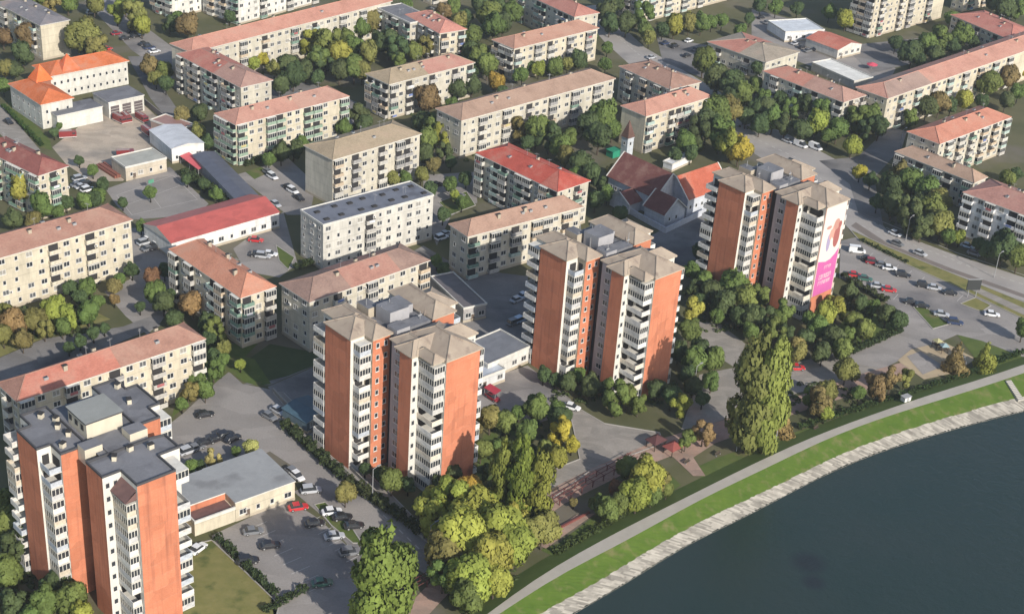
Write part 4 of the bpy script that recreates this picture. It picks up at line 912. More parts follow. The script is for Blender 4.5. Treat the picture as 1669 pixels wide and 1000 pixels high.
CREAMP = mat('cream_plaster', (0.56, 0.51, 0.40), 0.9, (0.48, 0.43, 0.34), 0.6, stretch=(1, 1, .4))
grey_tower()

def pyramid_roofs(mb, rects, z):
    for k, (x0, x1, y0, y1, rise, hp) in enumerate(rects):
        hip_roof(mb, x0, x1, y0, y1, z + .011*k, rise, 0.0, hp, 0, 1)

def beige_tower(u0, v0, label, seed, deg=44, poster=False):
    a = math.radians(deg); a0 = math.radians(44); W0 = Vector((u0*math.cos(a0)-v0*math.sin(a0), u0*math.sin(a0)+v0*math.cos(a0), 0))
    T = thing('tower_block', label, 'tower block', W0, a); rnd = random.Random(seed)
    L = [(0,-8.9),(3.7,-8.9),(3.7,-11.6),(8.3,-11.6),(8.3,4.3),(2.7,4.3),(2.7,0),(0,0)]
    mL = [1, 2, 0, 3, 1, 1, 1, 0]
    R = [(7,-13.8),(7,-18.0),(5.8,-18.0),(5.8,-22),(10.5,-22),(10.5,-27.4),(19.6,-27.4),(19.6,-22),(23,-22),(23,-17),(19.5,-13.8)]
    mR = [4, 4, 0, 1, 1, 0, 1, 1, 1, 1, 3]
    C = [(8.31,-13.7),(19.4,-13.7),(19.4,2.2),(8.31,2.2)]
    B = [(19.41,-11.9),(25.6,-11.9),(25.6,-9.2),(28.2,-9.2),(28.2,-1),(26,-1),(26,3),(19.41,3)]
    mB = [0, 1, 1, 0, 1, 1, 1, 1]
    for poly, m in ((L, mL), (R, mR), (C, 3), (B, mB)): wing(T, poly, m, TH-.2 if poly is not C else TH-.8)  # dark core and slot faces paint in the shadow of the gap
    mb = MB(); z = TH
    pyramid_roofs(mb, [(-.35, 8.7, -9.2, .3, 2.1, (1, 1)), (3.4, 8.8, -12.0, -2, 1.9, (1, 1)), (2.3, 8.9, -6, 4.7, 1.75, (1, 1))], z)
    mb.obj('roof', [TOWROOF, BEIGE], T)
    mb = MB()
    pyramid_roofs(mb, [(5.4, 23.4, -22.4, -16.5, 1.9, (1, 1)), (10.1, 20.0, -27.8, -13.5, 2.6, (1, 1)), (7.2, 10.6, -27.1, -20.5, 1.3, (1, 1)), (6.6, 12.5, -22.3, -13.4, 1.7, (1, 1))], z)
    mb.obj('roof', [TOWROOF, BEIGE], T)
    mb = MB()
    pyramid_roofs(mb, [(19.1, 28.6, -9.6, -.6, 2.0, (1, 1)), (19.2, 26.0, -12.3, 3.4, 2.2, (1, 1))], z)
    mb.obj('roof', [TOWROOF, BEIGE], T)
    mb = MB(); mb.box(10.6, 15.8, -8.5, -3.6, TH-.9, TH+2.6, 0, top=1); mb.box(16.4, 18.8, -6, -1, TH-.9, TH+1.2, 0, top=1); mb.box(9.0, 12.5, -12.9, -9.6, TH-.9, TH+.9, 0, top=1); mb.box(12.8, 18.5, -12.4, -9.2, TH-.79, TH+.25, 1)
    mb.box(9.2, 12.0, -2.8, 1.4, TH-.9, TH+1.5, 2, top=1)
    mb.obj('rooftop_box', [GREYW, GREYROOF, BEIGE], T)
    mb = MB()
    for k in range(7):
        x, y = rnd.uniform(9, 19), rnd.uniform(-12, 1.5); mb.cyl(x, y, TH-.8, TH+rnd.uniform(1.5, 3.6), .09, .07, 5)
        if k % 2: mb.box(x-.5, x+.5, y-.06, y+.06, TH+1.0, TH+1.3)
    mb.obj('antenna_masts', [POLE], T)
    m1 = (tower_balcony('corner_balcony_f', .7, 3.69, -11.2, -8.91, True, 'lf'), tower_balcony('corner_balcony_f_other', .7, 3.69, -11.2, -8.91, False, 'lf')); stack(T, m1, rnd)
    m2 = (tower_balcony('corner_balcony_g', -.1, 2.69, .4, 4.2, False, 'lbf'), tower_balcony('corner_balcony_g_other', -.1, 2.69, .4, 4.2, True, 'lbf')); stack(T, m2, rnd)
    m3 = (tower_balcony('corner_balcony_h', 7.6, 10.49, -27.1, -22.01, True, 'lf'), tower_balcony('corner_balcony_h_other', 7.6, 10.49, -27.1, -22.01, False, 'lf')); stack(T, m3, rnd, cols=((0.66,0.64,0.6), (0.45,0.44,0.42), (0.55,0.53,0.50), (0.62,0.55,0.45)))
    m4 = (tower_balcony('corner_balcony_i', 19.61, 21.5, -26.6, -22.01, False, 'frl'), tower_balcony('corner_balcony_i_other', 19.61, 21.5, -26.6, -22.01, True, 'frl')); stack(T, m4, rnd)
    m5 = (tower_balcony('corner_balcony_j', 25.61, 27.8, -11.5, -9.21, False, 'fr'), tower_balcony('corner_balcony_j_other', 25.61, 27.8, -11.5, -9.21, True, 'fr')); stack(T, m5, rnd)
    for f in range(NF):
        z = .3+f*FH+1.1
        link('window', WIN_C, T, (5.0, -11.6, z), 0); link('window', WIN_C, T, (7.1, -11.6, z), 0)
        link('window', WIN_C, T, (6.6, -22, z), 0)
        link('window', WIN_A, T, (7.0, -15.9, z), -math.pi/2)
        link('window', WIN_C, T, (2.7, 2.2, z), -math.pi/2) if f % 2 else None
        link('window', WIN_D, T, (21.3, -22, z), 0)
    if poster:
        mb = MB(); mb.box(-.2, 8.5, -.08, 0, 0, 25.9, 0)
        # figures: a woman's bust and a folded cloth, soft painted shapes
        Y = -.09
        def blob(cx, cz, rx, rz_, m, n=18, y=Y):
            mb.quad([(cx+rx*math.cos(2*math.pi*k/n), y, cz+rz_*math.sin(2*math.pi*k/n)) for k in range(n)], m)
        mb.quad([(0, Y, 0), (8.3, Y, 0), (8.3, Y, 12.5), (6.9, Y, 11.0), (5.2, Y, 9.9), (3.2, Y, 9.6), (0, Y, 10.4)], 1)
        blob(5.6, 18.3, 1.9, 2.6, 2); blob(6.2, 16.2, 1.3, 3.1, 3, y=Y-.004); blob(5.5, 20.0, 1.25, 1.6, 4, y=Y-.008); blob(3.0, 15.2, .8, 2.6, 5); blob(3.6, 17.4, .6, 1.6, 2, y=Y-.004); blob(2.3, 19.8, 1.1, .5, 4); blob(7.0, 19.6, .7, 1.0, 3, y=Y-.012)
        # pale lettering strokes on the pink field (not legible in the photograph)
        rr = random.Random(5); y2 = Y-.005
        def stroke(x0, x1, z0, z1): mb.quad([(x0, y2, z0), (x1, y2, z0), (x1, y2, z1), (x0, y2, z1)], 0)
        for r_, (zz, hh) in enumerate(((7.4, .9), (4.6, 1.3), (2.9, 1.1))):
            x = 1.6 + (1.6 if r_ == 0 else 0)
            while x < (5.5 if r_ == 0 else 6.8):
                wd = rr.uniform(.3, .7); stroke(x, x+.14, zz, zz+hh); stroke(x+.15, x+wd, zz+hh-.16, zz+hh)
                if rr.random() < .3: stroke(x+.15, x+wd, zz, zz+.16)
                if rr.random() < .5: stroke(x+wd-.14, x+wd, zz+.17, zz+hh-.17)
                x += wd+.22
        o = mb.obj('advertising_banner', [mat('banner_white', (0.58, 0.54, 0.50), .7), mat('banner_pink', (0.50, 0.105, 0.30), .7, (0.44, 0.10, 0.27), .5), mat('banner_skin', (0.55, 0.27, 0.22), .7), mat('banner_brown', (0.30, 0.10, 0.09), .7), mat('banner_hair', (0.42, 0.22, 0.18), .7), mat('banner_lilac', (0.30, 0.26, 0.38), .7)], T)
        o.location = (10.85, -27.42, 6.3)
        o['label'] = 'tall banner, white above with a figure and pink below with pale lettering'
    return T
beige_tower(165.6, 227.7, 'second brick tower from the left, beige roofs, beside the street hedge', 11)
beige_tower(228.4, 228.2, 'third brick tower from the left, beige roofs, beside the plaza', 12)
beige_tower(294.8, 230.0, 'farthest brick tower, with the pink and white advertising banner on its right face', 13, poster=True)

# ------------------------------------------------------------------ trees
def crown_mesh(name, seed, kind='round'):
    """leaf clumps over several lobes; unit crown: radius about 1, centre at 0"""
    r = random.Random(seed); v = []; f = []; nrm = []
    lobes = []
    if kind == 'round':
        lobes.append((Vector((0, 0, .05)), .62, .7))
        for k in range(r.randint(11, 14)):
            a = r.uniform(0, 6.283); el = r.uniform(-.45, 1.2); d = r.uniform(.42, .68)
            lobes.append((Vector((math.cos(a)*math.cos(el)*d, math.sin(a)*math.cos(el)*d, math.sin(el)*d*.95)), r.uniform(.26, .42), r.uniform(.3, .46)))
        nl, sz = 5200, .070
    elif kind == 'open':
        for k in range(13):
            a = r.uniform(0, 6.283); d = r.uniform(.2, .78); zz = r.uniform(-.6, .8)
            d *= math.sqrt(max(.15, 1-zz*zz*.8)); lobes.append((Vector((math.cos(a)*d, math.sin(a)*d, zz)), r.uniform(.2, .34), r.uniform(.22, .36)))
        nl, sz = 3600, .070
    elif kind == 'poplar':
        for k in range(30):
            zz = -1 + 2*(k+.5)/30; wd = (1-abs(zz+.08)**4.5*.62); wd = max(.25, wd)*.62; a = r.uniform(0, 6.283)
            lobes.append((Vector((math.cos(a)*wd*.55, math.sin(a)*wd*.55, zz*.95)), wd*r.uniform(.5, .72), .16*r.uniform(.8, 1.2)))
        nl, sz = 7600, .046
    else:   # bush / conic
        for k in range(12):
            zz = -0.8+1.7*k/11; a = r.uniform(0, 6.283); wd = (1-zz)*.42+.12; lobes.append((Vector((math.cos(a)*wd*.5, math.sin(a)*wd*.5, zz)), wd*.8, .28))
        nl, sz = 2600, .065
    tot = sum(a*a for _, a, _ in lobes)
    for c, rad, rz in lobes:
        for k in range(int(nl*rad*rad/tot)):
            z = r.uniform(-1, 1); a = r.uniform(0, 6.283); q = math.sqrt(1-z*z); n = Vector((q*math.cos(a), q*math.sin(a), z))
            j = r.uniform(.72, 1.12) ; p = c + Vector((n.x*rad*j, n.y*rad*j, n.z*rz*j))
            # inside the body of another lobe: skip most
            if r.random() < .75 and any(((p.x-c2.x)/r2)**2+((p.y-c2.y)/r2)**2+((p.z-c2.z)/z2)**2 < .42 for c2, r2, z2 in lobes): continue
            nn = (n + Vector((r.uniform(-.8, .8), r.uniform(-.8, .8), r.uniform(-.5, .9)))).normalized()
            t = nn.orthogonal().normalized(); b = nn.cross(t); ang = r.uniform(0, 6.28); t2 = t*math.cos(ang)+b*math.sin(ang); b2 = nn.cross(t2)
            s = sz*r.choice([.6, .8, 1.0, 1.3, 1.6])*r.uniform(.85, 1.15); i = len(v)
            on = (n*.8 + Vector((p.x, p.y, p.z)).normalized()*.5 + nn*.35).normalized(); nrm += [tuple(on)]*4
            if (t2.cross(b2)).dot(on) < 0: b2 = -b2
            bend = nn*s*.35
            for (u_, w_) in ((-1, -.2), (-.1, -.9), (1, -.1), (.15, .95)):
                v.append(tuple(p + t2*s*u_*r.uniform(.8, 1.2) + b2*s*w_*r.uniform(.8, 1.2) + bend*(.5 if abs(u_) > .5 else -.5)))
            f.append((i, i+1, i+2, i+3))
    me = bpy.data.meshes.new(name); me.from_pydata(v, [], f); me.materials.append(LEAF); me.update()
    me.polygons.foreach_set('use_smooth', [True]*len(me.polygons)); me.normals_split_custom_set_from_vertices(nrm); return me
CROWN = {'round': [crown_mesh('crown_mesh', 10+k, 'round') for k in range(7)], 'open': [crown_mesh('crown_mesh', 30+k, 'open') for k in range(4)],
         'poplar': [crown_mesh('poplar_crown_mesh', 50+k, 'poplar') for k in range(3)], 'cone': [crown_mesh('cone_crown_mesh', 70+k, 'cone') for k in range(3)]}
def trunk_mesh(seed):
    r = random.Random(seed); mb = MB(); mb.tube((0, 0, -.02), (.03, .02, .55), .055, .04, 7); mb.tube((.03, .02, .55), (.02, -.03, 1.0), .04, .015, 6)
    for k in range(5):
        a = r.uniform(0, 6.28); h = r.uniform(.4, .7); mb.tube((.03, .02, h), (.32*math.cos(a), .32*math.sin(a), h+r.uniform(.2, .35)), .022, .008, 5)
    return mb.mesh('trunk_mesh', [BARK])
TRUNK = [trunk_mesh(k) for k in range(3)]
TC = {'g': ((0.142,0.186,0.050), 'green'), 'd': ((0.088,0.120,0.046), 'dark'), 'o': ((0.215,0.200,0.062), 'olive'), 'l': ((0.285,0.300,0.058), 'bright green'),
      'y': ((0.38,0.30,0.05), 'yellow'), 'b': ((0.215,0.165,0.068), 'brown'), 't': ((0.120,0.150,0.034), 'tall green'), 'r': ((0.25,0.155,0.07), 'rusty'), 'p': ((0.36,0.34,0.12), 'pale')}
tr_rnd = random.Random(21); TREES = []; SMALLS = []; SMALL_R = 14
def trees(where, items, group, shape='round', k_=1.0, noun='tree', species='broadleaf_tree'):
    items = sorted(items, key=lambda i: i[0]); n = len(items); kinds = {}
    for it in items: kinds.setdefault(it[3], []).append(it)
    for it in items:
        x, y, r, c = it[:4]; sh = it[4] if len(it) > 4 else shape
        col, word = TC[c]
        R = None; z = 5.0
        small = r < SMALL_R and sh != 'cone'
        for _ in range(4):
            p = at(x, y, z); R = r*mpp(p)*1.16
            if sh == 'poplar': z = it[5]*.52
            elif sh == 'bush': z = R*.75
            elif sh == 'cone': z = R*1.25
            else: z = R*1.22 + 0.4
        rnk = kinds[c].index(it); tot = len(kinds[c])
        lab = f'{ordinal(rnk, tot, word + " " + noun)} {where}'
        j = tr_rnd.uniform(.88, 1.12); cc = tuple(a*j for a in col)
        if small: SMALLS.append((p.copy(), R, z, cc)); continue
        T = thing('poplar_tree' if sh == 'poplar' else ('shrub' if sh == 'bush' else species), lab, 'shrub' if sh == 'bush' else 'tree', (p.x, p.y, 0), tr_rnd.uniform(0, 6.28), group)
        if sh == 'poplar':
            H = it[5]; me = tr_rnd.choice(CROWN['poplar']); cr = link('crown', me, T, (0, 0, H*.53), 0, cc); cr.scale = (R*1.45, R*1.45, H*.49); th = H*.8
        elif sh == 'bush':
            me = tr_rnd.choice(CROWN['round']); cr = link('crown', me, T, (0, 0, z), 0, cc); cr.scale = (R, R, R*.85); th = z
        elif sh == 'cone':
            me = tr_rnd.choice(CROWN['cone']); cr = link('crown', me, T, (0, 0, z), 0, cc); cr.scale = (R*1.1, R*1.1, R*1.35); th = z
        else:
            me = tr_rnd.choice(CROWN['open' if sh == 'open' or tr_rnd.random() < .22 else 'round']); cr = link('crown', me, T, (0, 0, z), 0, cc)
            cr.scale = (R*tr_rnd.uniform(.93, 1.08), R*tr_rnd.uniform(.93, 1.08), R*tr_rnd.uniform(1.02, 1.25)); th = z
        tk = link('trunk', tr_rnd.choice(TRUNK), T); tk.scale = (max(R*1.1, 2.2), max(R*1.1, 2.2), max(th, 1))
        TREES.append(T)

trees('at the left photo edge by the grey-roofed block', [(5,60,15,'b'),(8,112,15,'o'),(5,140,12,'g'),(46,58,20,'b'),(37,88,18,'d'),(24,114,14,'d'),(-8,30,18,'o')], 'trees at the upper left edge')
trees('beside the orange-roofed fire station', [(136,62,26,'o'),(157,80,19,'o'),(143,42,14,'o'),(88,216,8,'d'),(96,206,6,'g')], 'trees by the fire station')
trees('along the top left street', [(82,7,18,'o'),(60,12,16,'g'),(110,4,15,'g'),(153,6,16,'o'),(190,17,18,'l'),(218,24,22,'o'),(231,42,15,'l'),(204,2,18,'g'),(306,40,19,'b'),(276,38,14,'d'),(245,109,16,'b'),(268,115,15,'g'),(270,136,13,'d'),(254,128,12,'o'),(292,30,12,'g')], 'street trees at the top left')
trees('by the wall of the fire station yard', [(129,262,8,'d'),(151,278,9,'g'),(167,302,12,'d'),(160,320,14,'g'),(296,188,13,'b'),(322,214,13,'o'),(338,232,12,'d'),(326,184,14,'d'),(305,292,9,'d'),(352,316,11,'g'),(332,300,10,'d')], 'trees by the station yard')
trees('near the dusty red roof at the edge', [(46,304,26,'l'),(68,335,19,'g'),(22,358,16,'d'),(54,362,15,'o'),(137,328,14,'g'),(155,326,13,'d'),(108,330,12,'d'),(95,346,12,'g'),(230,368,10,'g'),(200,330,9,'d'),(245,314,11,'g')], 'trees at the left edge by the red roof')
trees('behind the block with the stepped pink roof', [(402,97,13,'g'),(408,155,11,'o'),(374,27,10,'d'),(427,95,12,'y'),(413,104,11,'l'),(447,112,12,'o'),(468,104,16,'d'),(478,124,18,'d'),(458,140,14,'d'),(580,190,19,'d'),(560,208,14,'g'),(594,202,14,'d'),(520,125,12,'d')], 'trees round the stepped pink roof')
trees('in the grove below the long salmon roof', [(502,68,20,'l'),(512,93,20,'g'),(536,74,22,'g'),(553,88,20,'l'),(577,78,18,'g'),(600,88,18,'o'),(577,109,20,'g'),(553,115,16,'d'),(590,116,16,'o'),(498,114,15,'d'),(604,36,19,'o'),(588,46,16,'g'),(634,68,21,'d'),(648,84,17,'d'),(658,62,9,'l'),(689,75,16,'o'),(652,97,14,'g'),(674,84,14,'g'),(615,66,14,'d'),(530,100,16,'d'),(565,62,14,'g')], 'courtyard grove trees')
trees('in the belt beside the pink hip-roofed block', [(723,20,15,'b'),(750,35,15,'o'),(770,58,19,'g'),(758,28,13,'d'),(798,24,20,'g'),(805,42,19,'g'),(784,88,18,'g'),(794,106,18,'g'),(767,82,14,'d'),(808,134,14,'y'),(776,112,12,'d'),(740,12,14,'g'),(834,20,18,'g'),(820,38,18,'d'),(780,6,14,'d'),(813,4,14,'d'),(768,140,12,'d')], 'tree belt right of the hip-roofed block')
trees('beside the half-pink half-beige roof', [(699,160,20,'b'),(713,146,13,'r'),(746,146,15,'d'),(770,139,14,'d'),(689,198,16,'d'),(706,205,19,'g'),(723,220,17,'l'),(699,231,18,'g'),(692,252,15,'d'),(723,246,14,'d'),(686,284,13,'o'),(660,290,11,'g'),(738,170,12,'g'),(735,265,10,'d'),(708,268,12,'b')], 'trees by the half-pink roof')
trees('beside the sandy beige roofed block', [(458,249,15,'d'),(478,243,14,'d'),(438,260,12,'g'),(640,290,12,'o'),(753,330,11,'g'),(742,318,9,'l'),(492,232,11,'g'),(560,300,11,'d')], 'trees round the beige-roofed block')
trees('between the two pink roofs at the top centre', [(851,122,13,'g'),(878,112,12,'l'),(905,109,14,'g'),(943,98,15,'d'),(990,78,10,'g'),(987,105,11,'g'),(860,108,11,'d'),(925,104,11,'o'),(820,150,11,'d')], 'trees between the top centre roofs')
trees('beside the road at the top right of centre', [(990,20,18,'d'),(994,38,16,'d'),(1021,38,16,'d'),(1048,28,19,'g'),(1052,50,14,'g'),(1099,41,16,'l'),(1123,38,14,'o'),(1143,38,14,'g'),(1177,34,11,'g'),(1222,31,9,'d'),(1058,62,12,'o'),(1080,48,12,'d'),(1000,5,16,'d'),(1160,36,11,'g')], 'trees by the upper road')
trees('in the tree mass above the church', [(1167,184,25,'g'),(1188,180,22,'o'),(1152,204,25,'d'),(1138,220,20,'d'),(1174,216,25,'g'),(1205,244,20,'y'),(1116,232,17,'g'),(1191,236,21,'l'),(1147,99,20,'g'),(1167,128,20,'d'),(1194,136,20,'d'),(1208,155,18,'g'),(1190,158,15,'d'),(1232,140,14,'g'),(1235,178,17,'d'),(1216,190,14,'d'),(1100,252,12,'d'),(1126,250,13,'d')], 'trees above the church')
trees('behind the bright red sheet roof', [(875,211,23,'g'),(895,222,21,'d'),(848,212,16,'o'),(916,238,19,'g'),(922,254,15,'o'),(984,192,25,'g'),(960,202,20,'d'),(976,222,22,'d'),(998,212,15,'g'),(946,262,18,'d'),(963,284,16,'d'),(1002,286,16,'o'),(970,326,15,'d'),(990,316,13,'g'),(980,300,14,'d'),(930,222,14,'g'),(860,232,12,'d'),(940,282,12,'g')], 'trees behind the red sheet roof')
trees('beside the balcony block at the top right', [(1379,31,14,'l'),(1535,65,19,'g'),(1511,72,18,'g'),(1487,85,19,'d'),(1569,58,17,'g'),(1586,68,11,'d'),(1598,65,8,'y'),(1620,56,12,'g'),(1525,88,14,'d'),(1637,10,20,'d'),(1620,3,16,'d'),(1660,14,14,'g'),(1500,98,12,'d'),(1552,76,13,'d')], 'trees by the top right balcony block')
trees('before the very long pink roof', [(1613,136,21,'g'),(1596,128,15,'d'),(1647,126,17,'b'),(1666,118,8,'y'),(1572,163,14,'l'),(1640,163,14,'d'),(1532,167,18,'b'),(1511,174,17,'d'),(1487,190,14,'g'),(1550,172,12,'d'),(1660,150,13,'g'),(1600,165,12,'d')], 'trees before the long pink roof')
trees('below the red and brown roof', [(1246,177,18,'d'),(1260,194,18,'g'),(1239,202,15,'d'),(1280,206,16,'d'),(1345,177,19,'g'),(1317,170,18,'d'),(1331,200,21,'l'),(1307,212,17,'d'),(1365,211,17,'g'),(1392,194,19,'g'),(1419,190,18,'g'),(1433,206,17,'d'),(1389,236,15,'l'),(1290,178,16,'g'),(1372,186,16,'d'),(1408,212,15,'d'),(1350,222,12,'g'),(1240,160,14,'g'),(1272,160,13,'d')], 'boulevard row of trees')
trees('below the dark low block at the right', [(1402,280,12,'y'),(1419,293,12,'d'),(1467,288,19,'o'),(1487,297,22,'g'),(1511,310,21,'g'),(1528,328,22,'o'),(1453,307,19,'d'),(1455,334,18,'d'),(1481,353,22,'d'),(1517,344,24,'g'),(1535,364,22,'o'),(1503,370,18,'d'),(1564,386,12,'l'),(1546,385,13,'g'),(1450,290,13,'g'),(1500,330,16,'d'),(1430,330,12,'d'),(1640,290,14,'g'),(1655,284,12,'d')], 'trees below the right low block')
trees('by the white right-edge block', [(1636,403,24,'d'),(1661,418,20,'g'),(1610,407,14,'d'),(1595,396,10,'d'),(1668,396,14,'d')], 'trees by the white right-edge block')
trees('in the garden before the long cream block', [(115,470,13,'d'),(144,468,17,'g'),(158,492,12,'g'),(184,466,13,'b'),(186,488,9,'r'),(22,524,22,'r'),(54,520,20,'o'),(90,505,21,'l'),(110,514,19,'l'),(144,509,18,'g'),(36,554,16,'o'),(101,532,15,'g'),(5,546,16,'o'),(72,536,15,'o'),(130,485,13,'d'),(5,508,14,'o'),(152,543,11,'d'),(130,556,11,'d'),(170,535,9,'d'),(112,566,10,'d')], 'garden trees before the cream block')
trees('between the salmon-roofed block and the grey-roofed tower', [(248,452,14,'r'),(252,478,19,'g'),(266,494,16,'d'),(313,494,20,'r'),(335,526,15,'d'),(353,537,17,'g'),(367,566,13,'o'),(392,594,9,'l'),(348,602,16,'g'),(324,620,17,'g'),(306,638,17,'o'),(334,636,15,'g'),(296,658,11,'g'),(348,578,11,'d'),(340,552,12,'d'),(280,480,10,'d'),(364,586,11,'g')], 'trees left of the central street')
trees('below the far tower with the banner', [(1149,457,17,'g'),(1160,476,20,'d'),(1196,464,23,'g'),(1182,494,21,'d'),(1214,486,21,'g'),(1228,515,20,'d'),(1128,506,21,'l'),(1124,538,18,'g'),(1251,522,19,'d'),(1240,483,18,'g'),(1279,514,19,'g'),(1265,537,19,'g'),(1297,566,17,'o'),(1205,515,16,'d'),(1170,515,13,'g'),(1284,544,14,'d'),(1222,540,14,'g'),(1140,490,13,'d')], 'trees below the far tower')
trees('in the park clump right of the far tower', [(1384,478,15,'d'),(1344,514,19,'l'),(1366,500,19,'l'),(1333,534,19,'g'),(1391,524,16,'g'),(1409,538,16,'g'),(1445,512,17,'d'),(1463,522,15,'d'),(1359,551,19,'d'),(1373,570,17,'g'),(1341,573,17,'d'),(1402,494,14,'d'),(1425,500,13,'g'),(1313,550,15,'d'),(1378,545,14,'g'),(1320,520,13,'g')], 'park clump trees')
trees('near the foot of the third tower', [(1142,572,18,'d'),(1131,588,21,'g'),(1167,584,19,'g'),(1106,572,16,'d'),(926,622,15,'d'),(962,628,17,'d'),(1002,650,23,'g'),(1023,645,19,'g'),(886,610,13,'d'),(1095,645,18,'d'),(1108,660,17,'l','open'),(1070,634,16,'d'),(872,657,16,'g'),(908,667,13,'g'),(943,610,12,'g'),(1040,660,14,'g'),(985,632,12,'d'),(905,618,11,'d'),(1130,630,15,'d'),(1160,620,15,'g'),(1120,610,14,'d'),(1145,650,12,'d')], 'trees at the foot of the middle tower')
trees('in the park strip by the playground', [(1380,601,20,'o'),(1350,637,17,'o'),(1337,657,20,'b','open'),(1322,650,14,'g','open'),(1431,630,19,'b','open'),(1452,620,16,'b','open'),(1475,616,15,'o','open'),(1560,584,17,'b','cone'),(1607,583,17,'l','cone'),(1668,536,16,'g'),(1303,572,16,'o'),(1276,686,17,'r','cone'),(1147,703,19,'b','open'),(1118,716,15,'g','open'),(1400,640,12,'g','open'),(1345,672,13,'l')], 'park strip trees')
trees('in the lower left corner below the grey tower', [(14,856,29,'g'),(7,826,24,'g'),(22,892,26,'d'),(11,930,26,'g'),(97,946,22,'d'),(119,976,28,'g'),(72,982,25,'g'),(22,986,24,'d'),(135,1005,22,'l'),(50,1005,20,'g'),(75,955,14,'d')], 'trees in the lower left corner')
trees('behind the flat service building', [(347,746,14,'p'),(408,728,13,'p'),(311,760,12,'g'),(326,758,10,'d'),(385,735,8,'g')], 'small trees behind the service building')
trees('at the foot of the second tower', [(563,803,18,'o'),(638,782,20,'g'),(595,764,11,'d'),(665,790,13,'d'),(618,770,11,'d'),(690,815,13,'d'),(738,775,17,'d'),(715,790,14,'d')], 'trees by the left middle tower')
trees('in the park right of the second tower', [(799,680,22,'o'),(824,688,19,'g'),(784,732,18,'g'),(799,800,18,'d'),(810,730,15,'g'),(860,702,19,'g'),(874,666,21,'g'),(914,681,19,'d'),(912,706,19,'y'),(932,724,13,'y'),(908,744,19,'l'),(790,765,15,'d'),(845,672,13,'g'),(888,730,14,'g'),(775,700,12,'b'),(870,760,12,'d'),(785,830,15,'d')], 'park trees right of the tower')
trees('at the water side of the promenade', [(1052,778,30,'l'),(1038,806,26,'l'),(1004,796,15,'r'),(990,830,20,'g'),(1012,822,18,'g'),(975,822,15,'g'),(1072,782,22,'o'),(1024,762,18,'g'),(935,818,7,'b'),(1062,806,18,'g'),(1086,798,14,'g')], 'trees on the river side of the promenade')
trees('in the yellowing group by the river path', [(735,822,40,'l'),(775,832,40,'l'),(712,846,34,'l'),(812,864,42,'l'),(755,877,44,'l'),(800,908,42,'l'),(722,902,36,'o'),(838,886,36,'l'),(770,938,38,'l'),(722,935,26,'g'),(884,862,27,'o'),(860,872,28,'o'),(700,818,22,'l'),(805,945,28,'l'),(762,972,28,'g'),(848,842,26,'l'),(728,798,18,'y'),(762,800,24,'y'),(790,830,30,'l')], 'plane trees by the river path')
trees('along the far upper edge', [(560,10,13,'d'),(660,8,12,'g'),(705,30,13,'g'),(735,60,14,'d'),(900,40,10,'g'),(965,60,10,'d'),(1240,8,12,'d'),(1265,12,12,'g'),(1300,14,11,'d'),(1352,20,12,'g'),(1550,30,12,'g'),(1575,40,12,'d'),(1460,70,12,'d'),(1208,50,11,'g'),(1235,110,12,'d')], 'trees along the far upper edge')
trees('between the red sheet roof and the blue-grey roof', [(700,310,13,'d'),(722,350,12,'d'),(735,300,13,'g'),(760,290,12,'d'),(722,440,12,'d'),(712,425,11,'g')], 'trees in the central courtyards')
trees('in the gap left of the salmon-roofed block', [(215,440,12,'d'),(196,455,11,'g'),(268,440,13,'d'),(285,520,15,'d'),(300,545,14,'g'),(228,500,9,'d')], 'trees in the left gap')
trees('behind the third tower', [(1010,350,14,'d'),(1000,368,12,'g'),(1140,410,14,'d'),(1130,440,15,'g'),(1128,470,16,'d')], 'trees behind the third tower')
def poplars(items):
    for x, yt, yb, h, R, lab, c in items:
        p = at(x, yb, 0)
        for _ in range(8):
            q = Vector((p.x, p.y, h)) - Vector((0, 0, CAMH)); yt_ = PY - FPX*q.dot(UPV)/q.dot(FWD)
            h += (yt_-yt)*mpp(p)*.9
        T = thing('poplar_tree', lab, 'tree', (p.x, p.y, 0), tr_rnd.uniform(0, 6.28), 'tall poplars')
        cr = link('crown', tr_rnd.choice(CROWN['poplar']), T, (0, 0, h*.53), 0, c); cr.scale = (R*1.5, R*1.5, h*.48)
        tk = link('trunk', TRUNK[0], T); tk.scale = (5, 5, h*.8); TREES.append(T)
poplars([(622,862,1035,20,5.4,'tall light green poplar beside the lower car park',(0.19,0.225,0.048)),
 (842,712,862,20,3.0,'left one of the slim poplar pair before the second tower',(0.205,0.23,0.040)),
 (873,735,868,20,2.8,'right one of the slim poplar pair before the second tower',(0.18,0.205,0.040)),
 (1212,548,738,24,4.7,'largest poplar, standing alone on the promenade, left stem',(0.165,0.19,0.055)),
 (1241,552,742,24,4.1,'yellowish right stem of the largest poplar on the promenade',(0.24,0.25,0.058)),
 (812,715,850,16,2.4,'thin shorter poplar left of the slim poplar pair',(0.165,0.19,0.04))])

